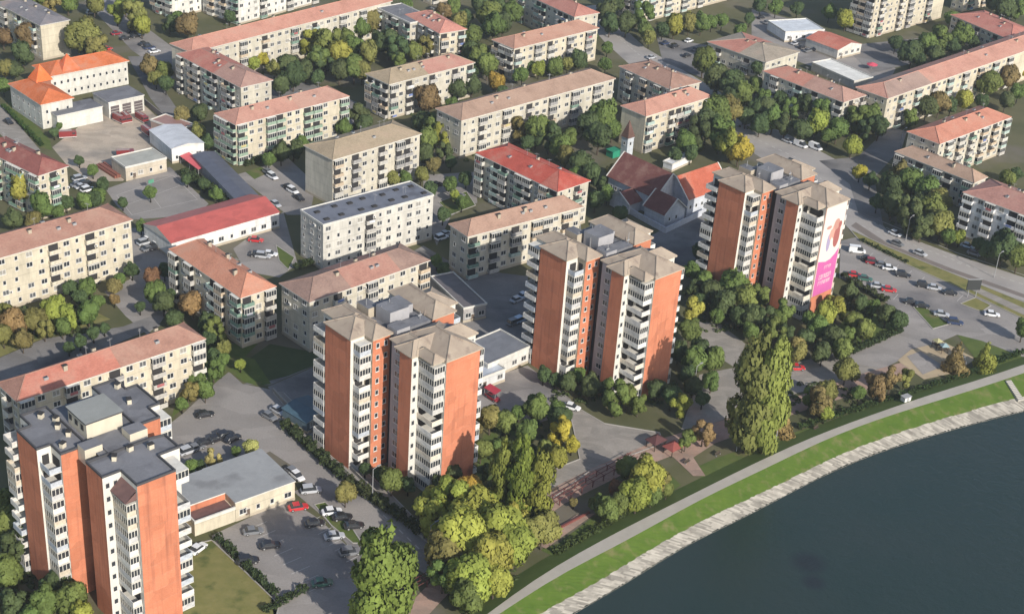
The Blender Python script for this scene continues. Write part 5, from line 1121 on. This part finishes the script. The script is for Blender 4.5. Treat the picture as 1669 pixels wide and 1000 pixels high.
def small_trees():
    # past 300 trees in view: the ones that show smallest, as one mass; tint kept per tree as a colour attribute
    V = []; F = []; Cc = []; rr = random.Random(9)
    for p, R, z, cc in SMALLS:
        me = rr.choice(CROWN['round']); a = rr.uniform(0, 6.28); ca, sa = math.cos(a), math.sin(a); b = len(V)
        for v in me.vertices:
            x, y, q = v.co; V.append((p.x+(x*ca-y*sa)*R, p.y+(x*sa+y*ca)*R, z+q*R*1.05))
        for f in me.polygons: F.append(tuple(b+i for i in f.vertices))
        Cc += [(*cc, 1)]*len(me.vertices)
        mb = MB(); mb.tube((p.x, p.y, 0), (p.x, p.y, z), .2, .1, 5); b = len(V); V += mb.v; F += [tuple(b+i for i in f) for f in mb.f]; Cc += [(.02, .016, .012, 1)]*len(mb.v)
    me = bpy.data.meshes.new('small_trees_mesh'); me.from_pydata(V, [], F); at_ = me.color_attributes.new('tint', 'FLOAT_COLOR', 'POINT')
    at_.data.foreach_set('color', [c for q in Cc for c in q]); m = LEAF.copy(); m.name = 'leaves_mass'; nt = m.node_tree
    an = nt.nodes.new('ShaderNodeAttribute'); an.attribute_name = 'tint'
    for l in list(nt.links):
        if l.from_node.type == 'OBJECT_INFO' and l.from_socket.name == 'Color': t_ = l.to_socket; nt.links.remove(l); nt.links.new(an.outputs['Color'], t_)
    me.materials.append(m)
    tag(link('small_trees', me), 'small trees and saplings growing between the blocks and larger trees', 'trees', kind='stuff')
small_trees(); print('small', len(SMALLS))

# ------------------------------------------------------------------ hedges (each run a thing), low undergrowth
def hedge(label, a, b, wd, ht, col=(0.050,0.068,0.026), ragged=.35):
    A, B = at(*a, 0), at(*b, 0); d = B-A; L = d.length; r = random.Random(int(a[0])); v = []; f = []
    for k in range(int(L*wd*ht*22)+40):
        x = r.uniform(0, L); y = r.uniform(-wd/2, wd/2); z = ht*(r.uniform(.1, 1)**.5); bulge = 1+ragged*math.sin(x*1.7+y)*math.sin(x*.6)
        p = Vector((x, y*bulge, z*bulge)); n = Vector((r.uniform(-1, 1), r.uniform(-1, 1), r.uniform(-.2, 1.4))).normalized(); t = n.orthogonal().normalized(); bb = n.cross(t); s = r.uniform(.16, .38); i = len(v)
        v += [tuple(p+t*s), tuple(p+bb*s), tuple(p-t*s), tuple(p-bb*s)]; f.append((i, i+1, i+2, i+3))
    me = bpy.data.meshes.new('hedge_mesh'); me.from_pydata(v, [], f); me.materials.append(LEAF)
    o = link('hedge', me, None, A, math.atan2(d.y, d.x), col); tag(o, label, 'hedge', 'hedges')
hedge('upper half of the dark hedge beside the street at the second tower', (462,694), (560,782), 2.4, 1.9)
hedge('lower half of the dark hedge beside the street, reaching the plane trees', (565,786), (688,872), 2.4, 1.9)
hedge('dark hedge along the dry lawn at the lower car park', (352,876), (450,972), 1.6, 1.3)
hedge('hedge at the bottom edge under the lower car park', (430,1000), (500,960), 1.8, 1.2)
hedge('hedge between the sports court and the long dark shed', (300,285), (372,335), 3.0, 2.2)
hedge('hedge under the river path below the promenade trees', (905,905), (1060,815), 1.6, 1.2, (0.05,0.075,0.02))
hedge('clipped hedge curve right of the park clump', (1372,452), (1445,495), 2.0, 1.6)
hedge('hedge around the lower side of the park clump', (1362,588), (1470,540), 1.8, 1.3)
hedge('hedge beside the fire station lawn strip', (5,175), (70,240), 1.2, 1.3, (0.05,0.08,0.02))
hedge('hedge along the verge of the right car park', (1402,392), (1480,430), 1.2, .8)
hedge('hedge at the foot of the cream stepped-roof block', (400,272), (520,232), 2.0, 1.8)
hedge('hedge at the foot of the blue-grey roofed block', (480,440), (560,415), 2.0, 1.5)
hedge('dark hedge between the playground and the river path', (1300,700), (1560,618), 1.5, 1.2, (0.045,0.07,0.02))
hedge('dark hedge between the playground and the right photo edge', (1565,616), (1669,575), 1.5, 1.2, (0.045,0.07,0.02))
# undergrowth scattered on rough ground: nobody could count it
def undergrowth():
    r = random.Random(77); v = []; f = []
    zones = [((480,75,120,45), 200), ((700,190,30,45), 70), ((860,215,110,50), 200), ((1160,190,60,40), 150), ((1500,330,50,35), 130), ((1200,495,70,45), 200), ((1370,530,50,35), 120), ((850,745,50,60), 160), ((1000,640,100,18), 110), ((60,525,90,25), 150), ((30,960,60,50), 120), ((780,900,60,60), 140), ((1330,650,80,25), 90)]
    for (cx, cy, wx, wy), n in zones:
        for _ in range(n):
            x, y = cx+r.uniform(-wx, wx), cy+r.uniform(-wy, wy); c = at(x, y, 0)
            if any(True for (T, x0, x1, y0, y1) in ALLB if (lambda q: x0-1 < q.x < x1+1 and y0-1 < q.y < y1+1)(Matrix.Rotation(-T.rotation_euler.z, 3, 'Z') @ (c-T.location))): continue
            s0 = r.uniform(.4, 1.0)
            for _k in range(24):
                n_ = Vector((r.gauss(0, 1), r.gauss(0, 1), abs(r.gauss(0, 1)))).normalized(); p = c+Vector((n_.x*s0, n_.y*s0, n_.z*s0*.8)); t = n_.orthogonal().normalized(); b = n_.cross(t); s = r.uniform(.15, .4); i = len(v)
                v += [tuple(p+t*s), tuple(p+b*s), tuple(p-t*s), tuple(p-b*s)]; f.append((i, i+1, i+2, i+3))
    me = bpy.data.meshes.new('undergrowth_mesh'); me.from_pydata(v, [], f); me.materials.append(LEAF)
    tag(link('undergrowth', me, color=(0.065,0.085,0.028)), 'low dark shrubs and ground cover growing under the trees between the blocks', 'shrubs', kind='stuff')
undergrowth()

# ------------------------------------------------------------------ cars
def car_meshes(kind):
    L, W_, H = {'car': (4.3, 1.76, 1.46), 'van': (5.0, 1.95, 2.1), 'suv': (4.5, 1.85, 1.7)}[kind]
    def loft(secs, mats_, m=0):
        """secs: list of (x, halfwidth, z0, z1)"""
        mb = MB(); rows = []
        for x, hw, z0, z1, in secs:
            i = len(mb.v); mb.v += [(x, -hw, z0), (x, -hw, z0+(z1-z0)*.55), (x, -hw*.93, z1), (x, hw*.93, z1), (x, hw, z0+(z1-z0)*.55), (x, hw, z0)]; rows.append(i)
        for a, b in zip(rows[:-1], rows[1:]):
            for k in range(6):
                j = (k+1) % 6; mb.f.append((a+k, a+j, b+j, b+k)); mb.m.append(m)
        mb.f.append(tuple(rows[0]+k for k in range(5, -1, -1))); mb.m.append(m); mb.f.append(tuple(rows[-1]+k for k in range(6))); mb.m.append(m)
        return mb
    h = L/2; w_ = W_/2; bl = .82 if kind != 'van' else .95
    B = loft([(-h, w_*.82, .38, bl*.80), (-h+.18, w_*.95, .3, bl), (-h+.9, w_, .25, bl+.03), (0, w_, .24, bl), (h-1.25, w_, .25, bl-.04), (h-.35, w_*.93, .3, bl-.16), (h, w_*.78, .4, bl-.30)], None)
    if kind == 'van': G = loft([(-h+.06, w_*.9, bl-.05, H*.9), (-h+.3, w_*.92, bl-.05, H), (h-1.7, w_*.92, bl-.08, H), (h-.75, w_*.88, bl-.12, bl+.1)], None)
    else: G = loft([(-h+(.22 if kind == 'suv' else .55), w_*.86, bl-.05, bl+.12), (-h+(.6 if kind == 'suv' else 1.15), w_*.84, bl-.05, H-.05), (-.2, w_*.84, bl-.08, H-.02), (h-1.95, w_*.82, bl-.08, H-.06), (h-1.15, w_*.86, bl-.1, bl-.02)], None)
    Rf = MB(); x0, x1 = (-h+(.5 if kind == 'suv' else 1.0)), h-1.9
    if kind == 'van': x0, x1 = -h+.2, h-1.6
    Rf.box(x0, x1, -w_*.80, w_*.80, H-.055, H+.015)
    if kind == 'van': Rf.box(x0-.1, x1-1.0, -w_*.935, w_*.935, bl-.02, H-.06)
    Wh = MB(); n = 12; i = len(Wh.v)
    for sy in (-.11, .11):
        for k in range(n): a = 2*math.pi*k/n; Wh.v.append((.32*math.cos(a), sy, .32*math.sin(a)))
    for k in range(n): j = (k+1) % n; Wh.f.append((k, j, n+j, n+k)); Wh.m.append(0)
    Wh.f.append(tuple(range(n-1, -1, -1))); Wh.m.append(0); Wh.f.append(tuple(range(n, 2*n))); Wh.m.append(0)
    for sy in (-.112, .112):
        i = len(Wh.v)
        for k in range(n): a = 2*math.pi*k/n; Wh.v.append((.19*math.cos(a), sy, .19*math.sin(a)))
        q = tuple(i+k for k in range(n)); Wh.f.append(q if sy > 0 else q[::-1]); Wh.m.append(1)
    Li = MB()
    Li.box(h-.12, h-.02, -w_*.74, -w_*.5, bl-.42, bl-.28)
    bm_ = B.mesh(kind+'_body', [PAINT]); gm = G.mesh(kind+'_glasshouse', [GLASS]); rm_ = Rf.mesh(kind+'_roof', [PAINT]); wm = Wh.mesh(kind+'_wheel', [TYRE, POLE])
    for p_ in bm_.polygons: p_.use_smooth = False
    Hl = MB(); Hl.box(-.09, .03, -.2, .2, -.07, .07); hm = Hl.mesh(kind+'_headlight', [LAMPG])
    return bm_, gm, rm_, wm, hm, h, w_, bl
CARM = {k: car_meshes(k) for k in ('car', 'van', 'suv')}
CC = {'white': (.72,.72,.72), 'silver': (.42,.43,.45), 'grey': (.17,.175,.185), 'black': (.022,.022,.026), 'dark blue': (.03,.045,.10), 'red': (.50,.03,.035), 'dark red': (.25,.02,.03), 'pale blue': (.40,.50,.62), 'green': (.05,.13,.10)}
def cars(where, items, group, base=-45, n0=None):
    items = sorted(items, key=lambda i: i[0]); by = {}
    for it in items: by.setdefault((it[2], len(it) > 3 and it[3] == 'van'), []).append(it)
    r = random.Random(int(items[0][0])+5)
    for it in items:
        x, y, c = it[:3]; kind = it[3] if len(it) > 3 else r.choice(['car', 'car', 'suv']); deg = it[4] if len(it) > 4 else base
        noun = 'van' if kind == 'van' else 'car'
        same = by[(c, len(it) > 3 and it[3] == 'van')]; rk = same.index(it)
        lab = f'{ordinal(rk, len(same), c + " " + noun)} {where}'
        p = at(x, y, .7); T = thing('parked_car' if kind != 'van' else 'parked_van', lab, noun, (p.x, p.y, .10), math.radians(deg+r.uniform(-3, 3)), group)
        bm_, gm, rm_, wm, hm, h, w_, bl = CARM[kind]; col = CC[c]
        b = link('body', bm_, T, color=col); link('glasshouse', gm, T); link('roof_panel', rm_, T, color=col)
        for sx in (-h+.85, h-.85):
            for sy in (-w_+.1, w_-.1): link('wheel', wm, T, (sx, sy, .32))
        for sy in (-w_*.66, w_*.66): link('headlight', hm, T, (h-.12, sy, bl-.33))
cars('in the right-hand car park below the boulevard', [(1397,408,'white','van'),(1414,421,'black'),(1423,426,'dark red'),(1438,431,'grey'),(1450,436,'white'),(1472,447,'black'),(1393,447,'red'),(1410,453,'green'),(1431,465,'silver'),(1449,471,'red'),(1506,464,'black'),(1523,468,'silver'),(1548,476,'black'),(1485,491,'black'),(1503,497,'black'),(1535,511,'silver'),(1557,524,'dark blue'),(1617,511,'white')], 'cars in the right-hand car park', -8)
cars('in the lower car park by the service building', [(507,797,'silver'),(486,825,'red'),(513,851,'black'),(541,832,'white'),(558,841,'black'),(577,855,'black'),(545,872,'silver'),(571,898,'grey'),(413,864,'grey'),(440,887,'black'),(525,948,'green'),(404,912,'black')], 'cars in the lower car park', 20)
cars('on the junction beside the second tower', [(334,674,'black','car',30),(439,677,'grey','car',-40),(453,668,'silver','car',-40)], 'cars at the street junction')
cars('in the row behind the flat service building', [(367,708,'black'),(352,714,'black'),(334,720,'black'),(307,733,'silver'),(379,713,'black'),(320,728,'grey')], 'row of cars behind the service building', 45)
cars('at the corner of the flat service building', [(477,768,'grey','car',-45),(484,774,'white','car',-45)], 'cars at the building corner')
cars('beside the dry lawn under the grey-roofed tower', [(323,892,'white','car',60)], 'single parked cars')
cars('beside the driveway right of the second tower', [(803,646,'dark red','car',-45),(932,662,'white','car',-20)], 'cars near the left middle tower')
cars('on the park drive near the poplar', [(1299,598,'red','car',10)], 'single parked cars')
cars('between the cream block and the red-roofed hall', [(246,389,'white'),(260,397,'white'),(236,394,'silver'),(252,402,'black'),(243,404,'grey')], 'cars by the red-roofed hall', 45)
cars('behind the red-roofed hall, by the salmon roofs', [(417,390,'red'),(429,416,'silver'),(419,414,'black'),(440,413,'white')], 'cars behind the red-roofed hall', 0)
cars('in the grey car park below the stepped-roof block', [(444,287,'white'),(477,310,'white'),(470,305,'black'),(488,322,'black'),(449,332,'silver'),(437,280,'grey')], 'cars in the grey car park', -45)
cars('between the blue-grey roof and the middle blocks', [(720,386,'white'),(727,380,'silver'),(712,300,'black'),(748,318,'grey')], 'cars in the central courtyard', 45)
cars('in the shade left of the third tower', [(854,480,'pale blue'),(843,487,'silver'),(848,520,'pale blue'),(838,524,'grey')], 'cars left of the middle tower', 45)
cars('beside the fire station lawn at the left edge', [(14,198,'black','car',-45)], 'single parked cars')
cars('on the street above the fire station', [(174,79,'red'),(190,54,'dark red'),(204,62,'black'),(222,58,'black'),(235,71,'black'),(244,77,'dark blue'),(252,83,'white'),(150,20,'silver'),(216,50,'black')], 'cars on the street above the fire station', 40)
cars('beside the dusty red roof at the left', [(130,290,'silver'),(138,297,'black'),(133,303,'silver'),(143,308,'white'),(126,300,'grey')], 'cars beside the dusty red roof', 45)
cars('near the upper road', [(1123,66,'white'),(1062,93,'silver'),(1100,75,'black'),(1085,70,'dark blue'),(1120,90,'black'),(1135,80,'grey')], 'cars near the upper road', 45)
cars('in the long row of the top right lot', [(1241,28,'black'),(1250,36,'grey'),(1258,44,'silver'),(1267,52,'black'),(1275,57,'dark blue'),(1285,63,'black'),(1296,70,'silver'),(1307,76,'black'),(1317,82,'grey'),(1330,80,'black')], 'cars in the top right lot', 45)
cars('under the trees at the upper boulevard', [(1305,236,'white','van',-45),(1329,240,'white','van',-45),(1284,229,'silver','car',-45)], 'cars at the upper boulevard')
cars('driving on the boulevard', [(1459,380,'white','car',-42),(1463,396,'grey','car',-42),(1500,412,'silver','car',-42)], 'cars on the boulevard')
cars('by the white right-edge block', [(1577,400,'pale blue','car',-30),(1588,412,'grey','car',-30)], 'cars by the right-edge block')

# fire engines in the yard
def engine():
    T = None
    mb = MB(); mb.box(-3.6, 1.5, -1.2, 1.2, .7, 2.9, 0); mb.box(-3.65, 3.6, -1.22, 1.22, .45, .695, 1)
    body = mb.mesh('engine_body', [PAINT, FRAME])
    mb = MB(); mb.box(1.55, 3.6, -1.2, 1.2, .7, 2.7, 0); mb.box(2.4, 3.64, -1.1, 1.1, 1.7, 2.45, 1); mb.box(1.9, 3.2, -1.23, 1.23, 1.7, 2.4, 1); cab = mb.mesh('engine_cab', [PAINT, GLASS])
    mb = MB()
    for k in range(9): mb.box(-3.4+k*.6, -3.3+k*.6, -.4, .4, 2.95, 3.05)
    mb.box(-3.5, 1.8, -.5, -.42, 2.93, 3.08); mb.box(-3.5, 1.8, .42, .5, 2.93, 3.08); lad = mb.mesh('engine_ladder', [POLE])
    return body, cab, lad
EB, EC_, EL_ = engine()
for k, (x, y, dg, lab) in enumerate(((195,192,-40,'red fire engine before the garage doors, leftmost of the three there'), (206,190,-55,'red fire engine before the garage doors, in the middle'), (231,190,-45,'red fire engine before the garage doors, rightmost'), (110,217,20,'red fire engine beside the low garage wing'), (204,248,20,'red fire engine behind the greenish-roofed garage'), (240,212,-50,'red fire engine at the corner of the white shed'))):
    p = at(x, y, 1.5); T = thing('fire_engine', lab, 'fire engine', (p.x, p.y, .05), math.radians(dg), 'fire engines in the station yard'); T.scale = (.74, .8, .8)
    link('body', EB, T, color=(.21,.03,.03)); link('cab', EC_, T, color=(.21,.03,.03)); link('ladder', EL_, T)
    for sx in (-2.4, 2.4):
        for sy in (-1.05, 1.05):
            w_ = link('wheel', CARM['van'][3], T, (sx, sy, .46)); w_.scale = (1.5, 1.3, 1.45)

# ------------------------------------------------------------------ small things
def simple(name, label, cat, px, deg, build, mats, color=None, group=None):
    p = at(*px, 0); mb = MB(); build(mb); o = mb.obj(name, mats); o.location = (p.x, p.y, .1); o.rotation_euler = (0, 0, math.radians(deg))
    if color: o.color = (*color, 1)
    tag(o, label, cat, group); return o
def board(mb): mb.box(-2.0, 2.0, -.15, .15, 2.2, 5.4, 0); mb.cyl(-1.2, 0, 0, 2.2, .12, .12, 8, 1); mb.cyl(1.2, 0, 0, 2.2, .12, .12, 8, 1); mb.box(-2.1, 2.1, -.17, .17, 5.401, 5.55, 1)
simple('billboard', 'dark square billboard on two posts between the boulevard and the right car park', 'billboard', (1583,484), 10, board, [mat('dark_board', (.035,.038,.038), .7), POLE])
def umbrella(mb):
    mb.cyl(0, 0, 0, 2.3, .05, .05, 6, 1)
    for k in range(8):
        a, b = 2*math.pi*k/8, 2*math.pi*(k+1)/8; mb.quad([(2.2*math.cos(a), 2.2*math.sin(a), 2.2), (2.2*math.cos(b), 2.2*math.sin(b), 2.2), (0, 0, 3.0)], 0); mb.quad([(2.2*math.cos(a), 2.2*math.sin(a), 2.0), (2.2*math.cos(b), 2.2*math.sin(b), 2.0), (2.2*math.cos(b), 2.2*math.sin(b), 2.2), (2.2*math.cos(a), 2.2*math.sin(a), 2.2)], 0)
simple('parasol', 'pinkish red parasol in the dark upper right lot', 'parasol', (1420,114), 0, umbrella, [OBJC, POLE], (.55, .08, .12))
def pav(mb):
    for x in (-2.4, 2.4):
        for y in (-1.8, 1.8): mb.box(x-.12, x+.12, y-.12, y+.12, 0, 2.6, 1)
    c = [(-3,-2.4,2.6),(3,-2.4,2.6),(3,2.4,2.6),(-3,2.4,2.6)]
    for k in range(4): mb.quad([c[k], c[(k+1)%4], (0,0,4.2)], 0)
    mb.quad(c[::-1], 0)
simple('garden_pavilion', 'dark red roofed open pavilion on the promenade beside the plaza', 'pavilion', (1096,738), 44, pav, [OBJC, BARK], (.22, .06, .05)).scale = (.7, .7, .7)
simple('garden_pavilion', 'small dark red pavilion where the plaza meets the promenade', 'pavilion', (1068,728), 44, pav, [OBJC, BARK], (.085, .035, .035)).scale = (.7, .7, .75)
def pergola(mb):
    for x in [-14+3.5*k for k in range(9)]:
        for y in (-1.3, 1.3): mb.box(x-.1, x+.1, y-.1, y+.1, 0, 2.6)
        mb.box(x-.07, x+.07, -1.8, 1.8, 2.75, 2.9)
    for y in (-1.3, 0, 1.3): mb.box(-15, 15, y-.09, y+.09, 2.6, 2.749)
simple('pergola', 'long dark red timber pergola over the promenade beside the plaza', 'pergola', (960,790), 47, pergola, [OBJC], (.13, .045, .04)).scale = (1, .8, .55)
simple('pergola', 'dark red timber pergola over the promenade at the lower edge, near the poplar', 'pergola', (690,952), 47, pergola, [OBJC], (.13, .045, .04)).scale = (1, .8, .55)
def kerb(mb): mb.box(-6.5, 6.5, -.2, .2, 0, .5)
simple('low_wall', 'dark red low wall along the terrace below the promenade', 'wall', (925,855), 45, kerb, [OBJC], (.17, .055, .045))
def kiosk(mb): mb.box(-1.5, 1.5, -1, 1, 0, 1.7, 0); mb.box(-1.7, 1.7, -1.2, 1.2, 1.701, 1.85, 1); mb.box(-.4, .4, -1.04, -.99, .1, 1.5, 2)
o = simple('utility_cabinet', 'pale utility cabinet beside the river path', 'cabinet', (1474,660), 35, kiosk, [FRAME, POLE, POLE]); o.location.z = 1.4; o.scale = (.7, .7, .7)
def awning(mb):
    mb.quad([(-6,-1.6,2.5),(6,-1.6,2.5),(6,1.6,3.1),(-6,1.6,3.1)], 0); mb.quad([(-6,1.6,3.0),(6,1.6,3.0),(6,-1.6,2.4),(-6,-1.6,2.4)], 0)
    for x in (-5.8, 0, 5.8): mb.box(x-.06, x+.06, -1.5, -1.38, 0, 2.45, 1); mb.box(x-.06, x+.06, 1.38, 1.5, 0, 3.0, 1)
simple('awning', 'bright red slanting canopy between the white shed and the long dark shed', 'canopy', (316,276), -50, awning, [OBJC, POLE], (.60, .12, .13))
simple('awning', 'small red canopy beside the second tower', 'canopy', (802,648), -45, lambda mb: (mb.quad([(-2,-1,2.2),(2,-1,2.2),(2,1,2.6),(-2,1,2.6)], 0), mb.box(-1.9,-1.8,-.9,-.8,0,2.2,1), mb.box(1.8,1.9,-.9,-.8,0,2.2,1)), [OBJC, POLE], (.40, .04, .06))
def stack_(mb):
    for k in range(4): mb.box(-5.5, 5.5, -1.5+k*.8, -.9+k*.8, 0, .8+.2*(k % 2))
simple('timber_stack', 'reddish brown stack of long beams in the fire station yard', 'stack', (179,280), -45, stack_, [OBJC], (.22, .085, .06))
def goal(mb): mb.cyl(0, 0, 0, 3.6, .08, .08, 6); mb.box(-.9, .9, -.04, .04, 2.6, 3.7)
simple('basketball_hoop', 'green-backed hoop on the sports court', 'hoop', (247,312), 45, goal, [OBJC], (.08, .25, .16))
# stairs down the stone bank at the right edge
a_, b_ = at(1643, 620, 1.5), at(1664, 652, -.5); mb = MB(); d_ = (b_-a_)/12; t_ = Vector((-d_.y, d_.x, 0)).normalized()*.8
for k in range(12):
    p = a_+d_*k; q = a_+d_*(k+1); z = p.z+.12
    mb.quad([(p.x-t_.x, p.y-t_.y, z), (q.x-t_.x, q.y-t_.y, z), (q.x+t_.x, q.y+t_.y, z), (p.x+t_.x, p.y+t_.y, z)][::-1]); mb.quad([(q.x-t_.x, q.y-t_.y, z), (q.x+t_.x, q.y+t_.y, z), (q.x+t_.x, q.y+t_.y, z-.5), (q.x-t_.x, q.y-t_.y, z-.5)])
for s in (-1, 1):
    mb.quad([a_+t_*s+Vector((0,0,.15)), b_+t_*s+Vector((0,0,.15)), b_+t_*s+Vector((0,0,-.5)), a_+t_*s+Vector((0,0,-.5))])
tag(mb.obj('concrete_steps', [mat('pale_concrete', (.38,.36,.32), .9)]), 'pale concrete steps crossing the grass bank near the right edge', 'steps')
# playground pieces
def climb(mb):
    for x in (-1.2, 1.2):
        for y in (-1.2, 1.2): mb.box(x-.08, x+.08, y-.08, y+.08, 0, 2.8, 1)
    mb.box(-1.3, 1.3, -1.3, 1.3, 1.4, 1.55, 1)
    c = [(-1.5,-1.5,2.8),(1.5,-1.5,2.8),(1.5,1.5,2.8),(-1.5,1.5,2.8)]
    for k in range(4): mb.quad([c[k], c[(k+1)%4], (0,0,3.9)], 0)
    mb.quad([(1.3,-.4,1.5),(1.3,.4,1.5),(4.2,.4,.2),(4.2,-.4,.2)][::-1], 0)
simple('playhouse', 'pale yellow topped playhouse with a slide in the playground', 'playhouse', (1526,566), 30, climb, [OBJC, BARK], (.36, .34, .18)).scale = (.7, .7, .7)
simple('playhouse', 'light blue playhouse with a slide at the edge of the playground sand', 'playhouse', (1537,574), 100, climb, [OBJC, BARK], (.25, .34, .36)).scale = (.7, .7, .7)
def swing(mb):
    for x in (-2.2, 2.2): mb.tube((x, -1, 0), (x, 0, 2.5), .07, .07, 5); mb.tube((x, 1, 0), (x, 0, 2.5), .07, .07, 5)
    mb.tube((-2.2, 0, 2.5), (2.2, 0, 2.5), .07, .07, 5)
    for x in (-1, 1): mb.tube((x-.2, 0, 2.5), (x-.2, 0, .6), .02, .02, 4); mb.tube((x+.2, 0, 2.5), (x+.2, 0, .6), .02, .02, 4); mb.box(x-.25, x+.25, -.12, .12, .55, .6)
simple('swing_set', 'swing set on the playground sand', 'swing', (1565,600), 60, swing, [POLE])
# benches and street lamps along the promenade and the path
def lamp(label, px, h=8.0, z=0.0, group='street lamps', deg=45):
    p = at(*px, z); T = thing('street_lamp', label, 'street lamp', (p.x, p.y, z), math.radians(deg), group)
    mb = MB(); mb.cyl(0, 0, 0, h, .13, .07, 8); mb.tube((0, 0, h), (1.3, 0, h+.35), .06, .05, 6); mb.obj('pole', [POLE], T)
    mb = MB(); mb.box(1.1, 2.0, -.17, .17, h+.28, h+.44, 0); mb.box(1.2, 1.9, -.13, .13, h+.24, h+.279, 1); mb.obj('lamp_head', [POLE, LAMPG], T)
for px, lab in (((607,812), 'street lamp at the foot of the second tower, beside the hedge'), ((1200,735), 'street lamp in front of the largest poplar'), ((1476,392), 'street lamp on the boulevard strip above the right car park'), ((1620,452), 'street lamp on the boulevard near the right photo edge'), ((1130,640), 'street lamp between the third tower and the largest poplar'), ((1466,245), 'street lamp in the shade left of the brown-beige low block'), ((700,905), 'street lamp left of the plane tree group'), ((1264,720), 'street lamp on the promenade beside the rusty orange cone tree')):
    lamp(lab, px, 7.5)
def bench(label, px, deg=48):
    p = at(*px, 0); T = thing('park_bench', label, 'bench', (p.x, p.y, .1), math.radians(deg), 'promenade benches')
    mb = MB(); mb.box(-.9, .9, -.22, .22, .42, .48); mb.obj('seat', [BARK], T); mb = MB(); mb.box(-.9, .9, .2, .26, .52, .9); mb.obj('backrest', [BARK], T)
    for x in (-.7, .7): mb = MB(); mb.box(x-.05, x+.05, -.2, .2, 0, .419); mb.obj('leg', [POLE], T)
for px, lab in (((1120,755), 'bench on the bare promenade left of the largest poplar'), ((1170,742), 'bench on the promenade at the foot of the largest poplar'), ((905,800), 'bench at the lower corner of the plaza'), ((1330,700), 'bench on the grass strip below the park strip trees')): bench(lab, px)
print('trees', len(TREES), 'objects', len(bpy.data.objects))

# ------------------------------------------------------------------ thin air between the camera and the far blocks
def haze():
    mb = MB(); mb.box(-420, 620, -60, 1100, -5, 196); o = mb.obj('haze', [])
    m = bpy.data.materials.new('haze_air'); m.use_nodes = True; nt = m.node_tree; nt.nodes.remove(nt.nodes['Principled BSDF'])
    v = nt.nodes.new('ShaderNodeVolumePrincipled'); v.inputs['Color'].default_value = (.80, .86, .95, 1); v.inputs['Density'].default_value = HAZE_D; v.inputs['Anisotropy'].default_value = 0.2
    nt.links.new(v.outputs[0], nt.nodes['Material Output'].inputs['Volume']); o.data.materials.append(m)
    tag(o, 'thin bluish air over the town', 'haze', kind='stuff')
HAZE_D = 0.00012
haze()
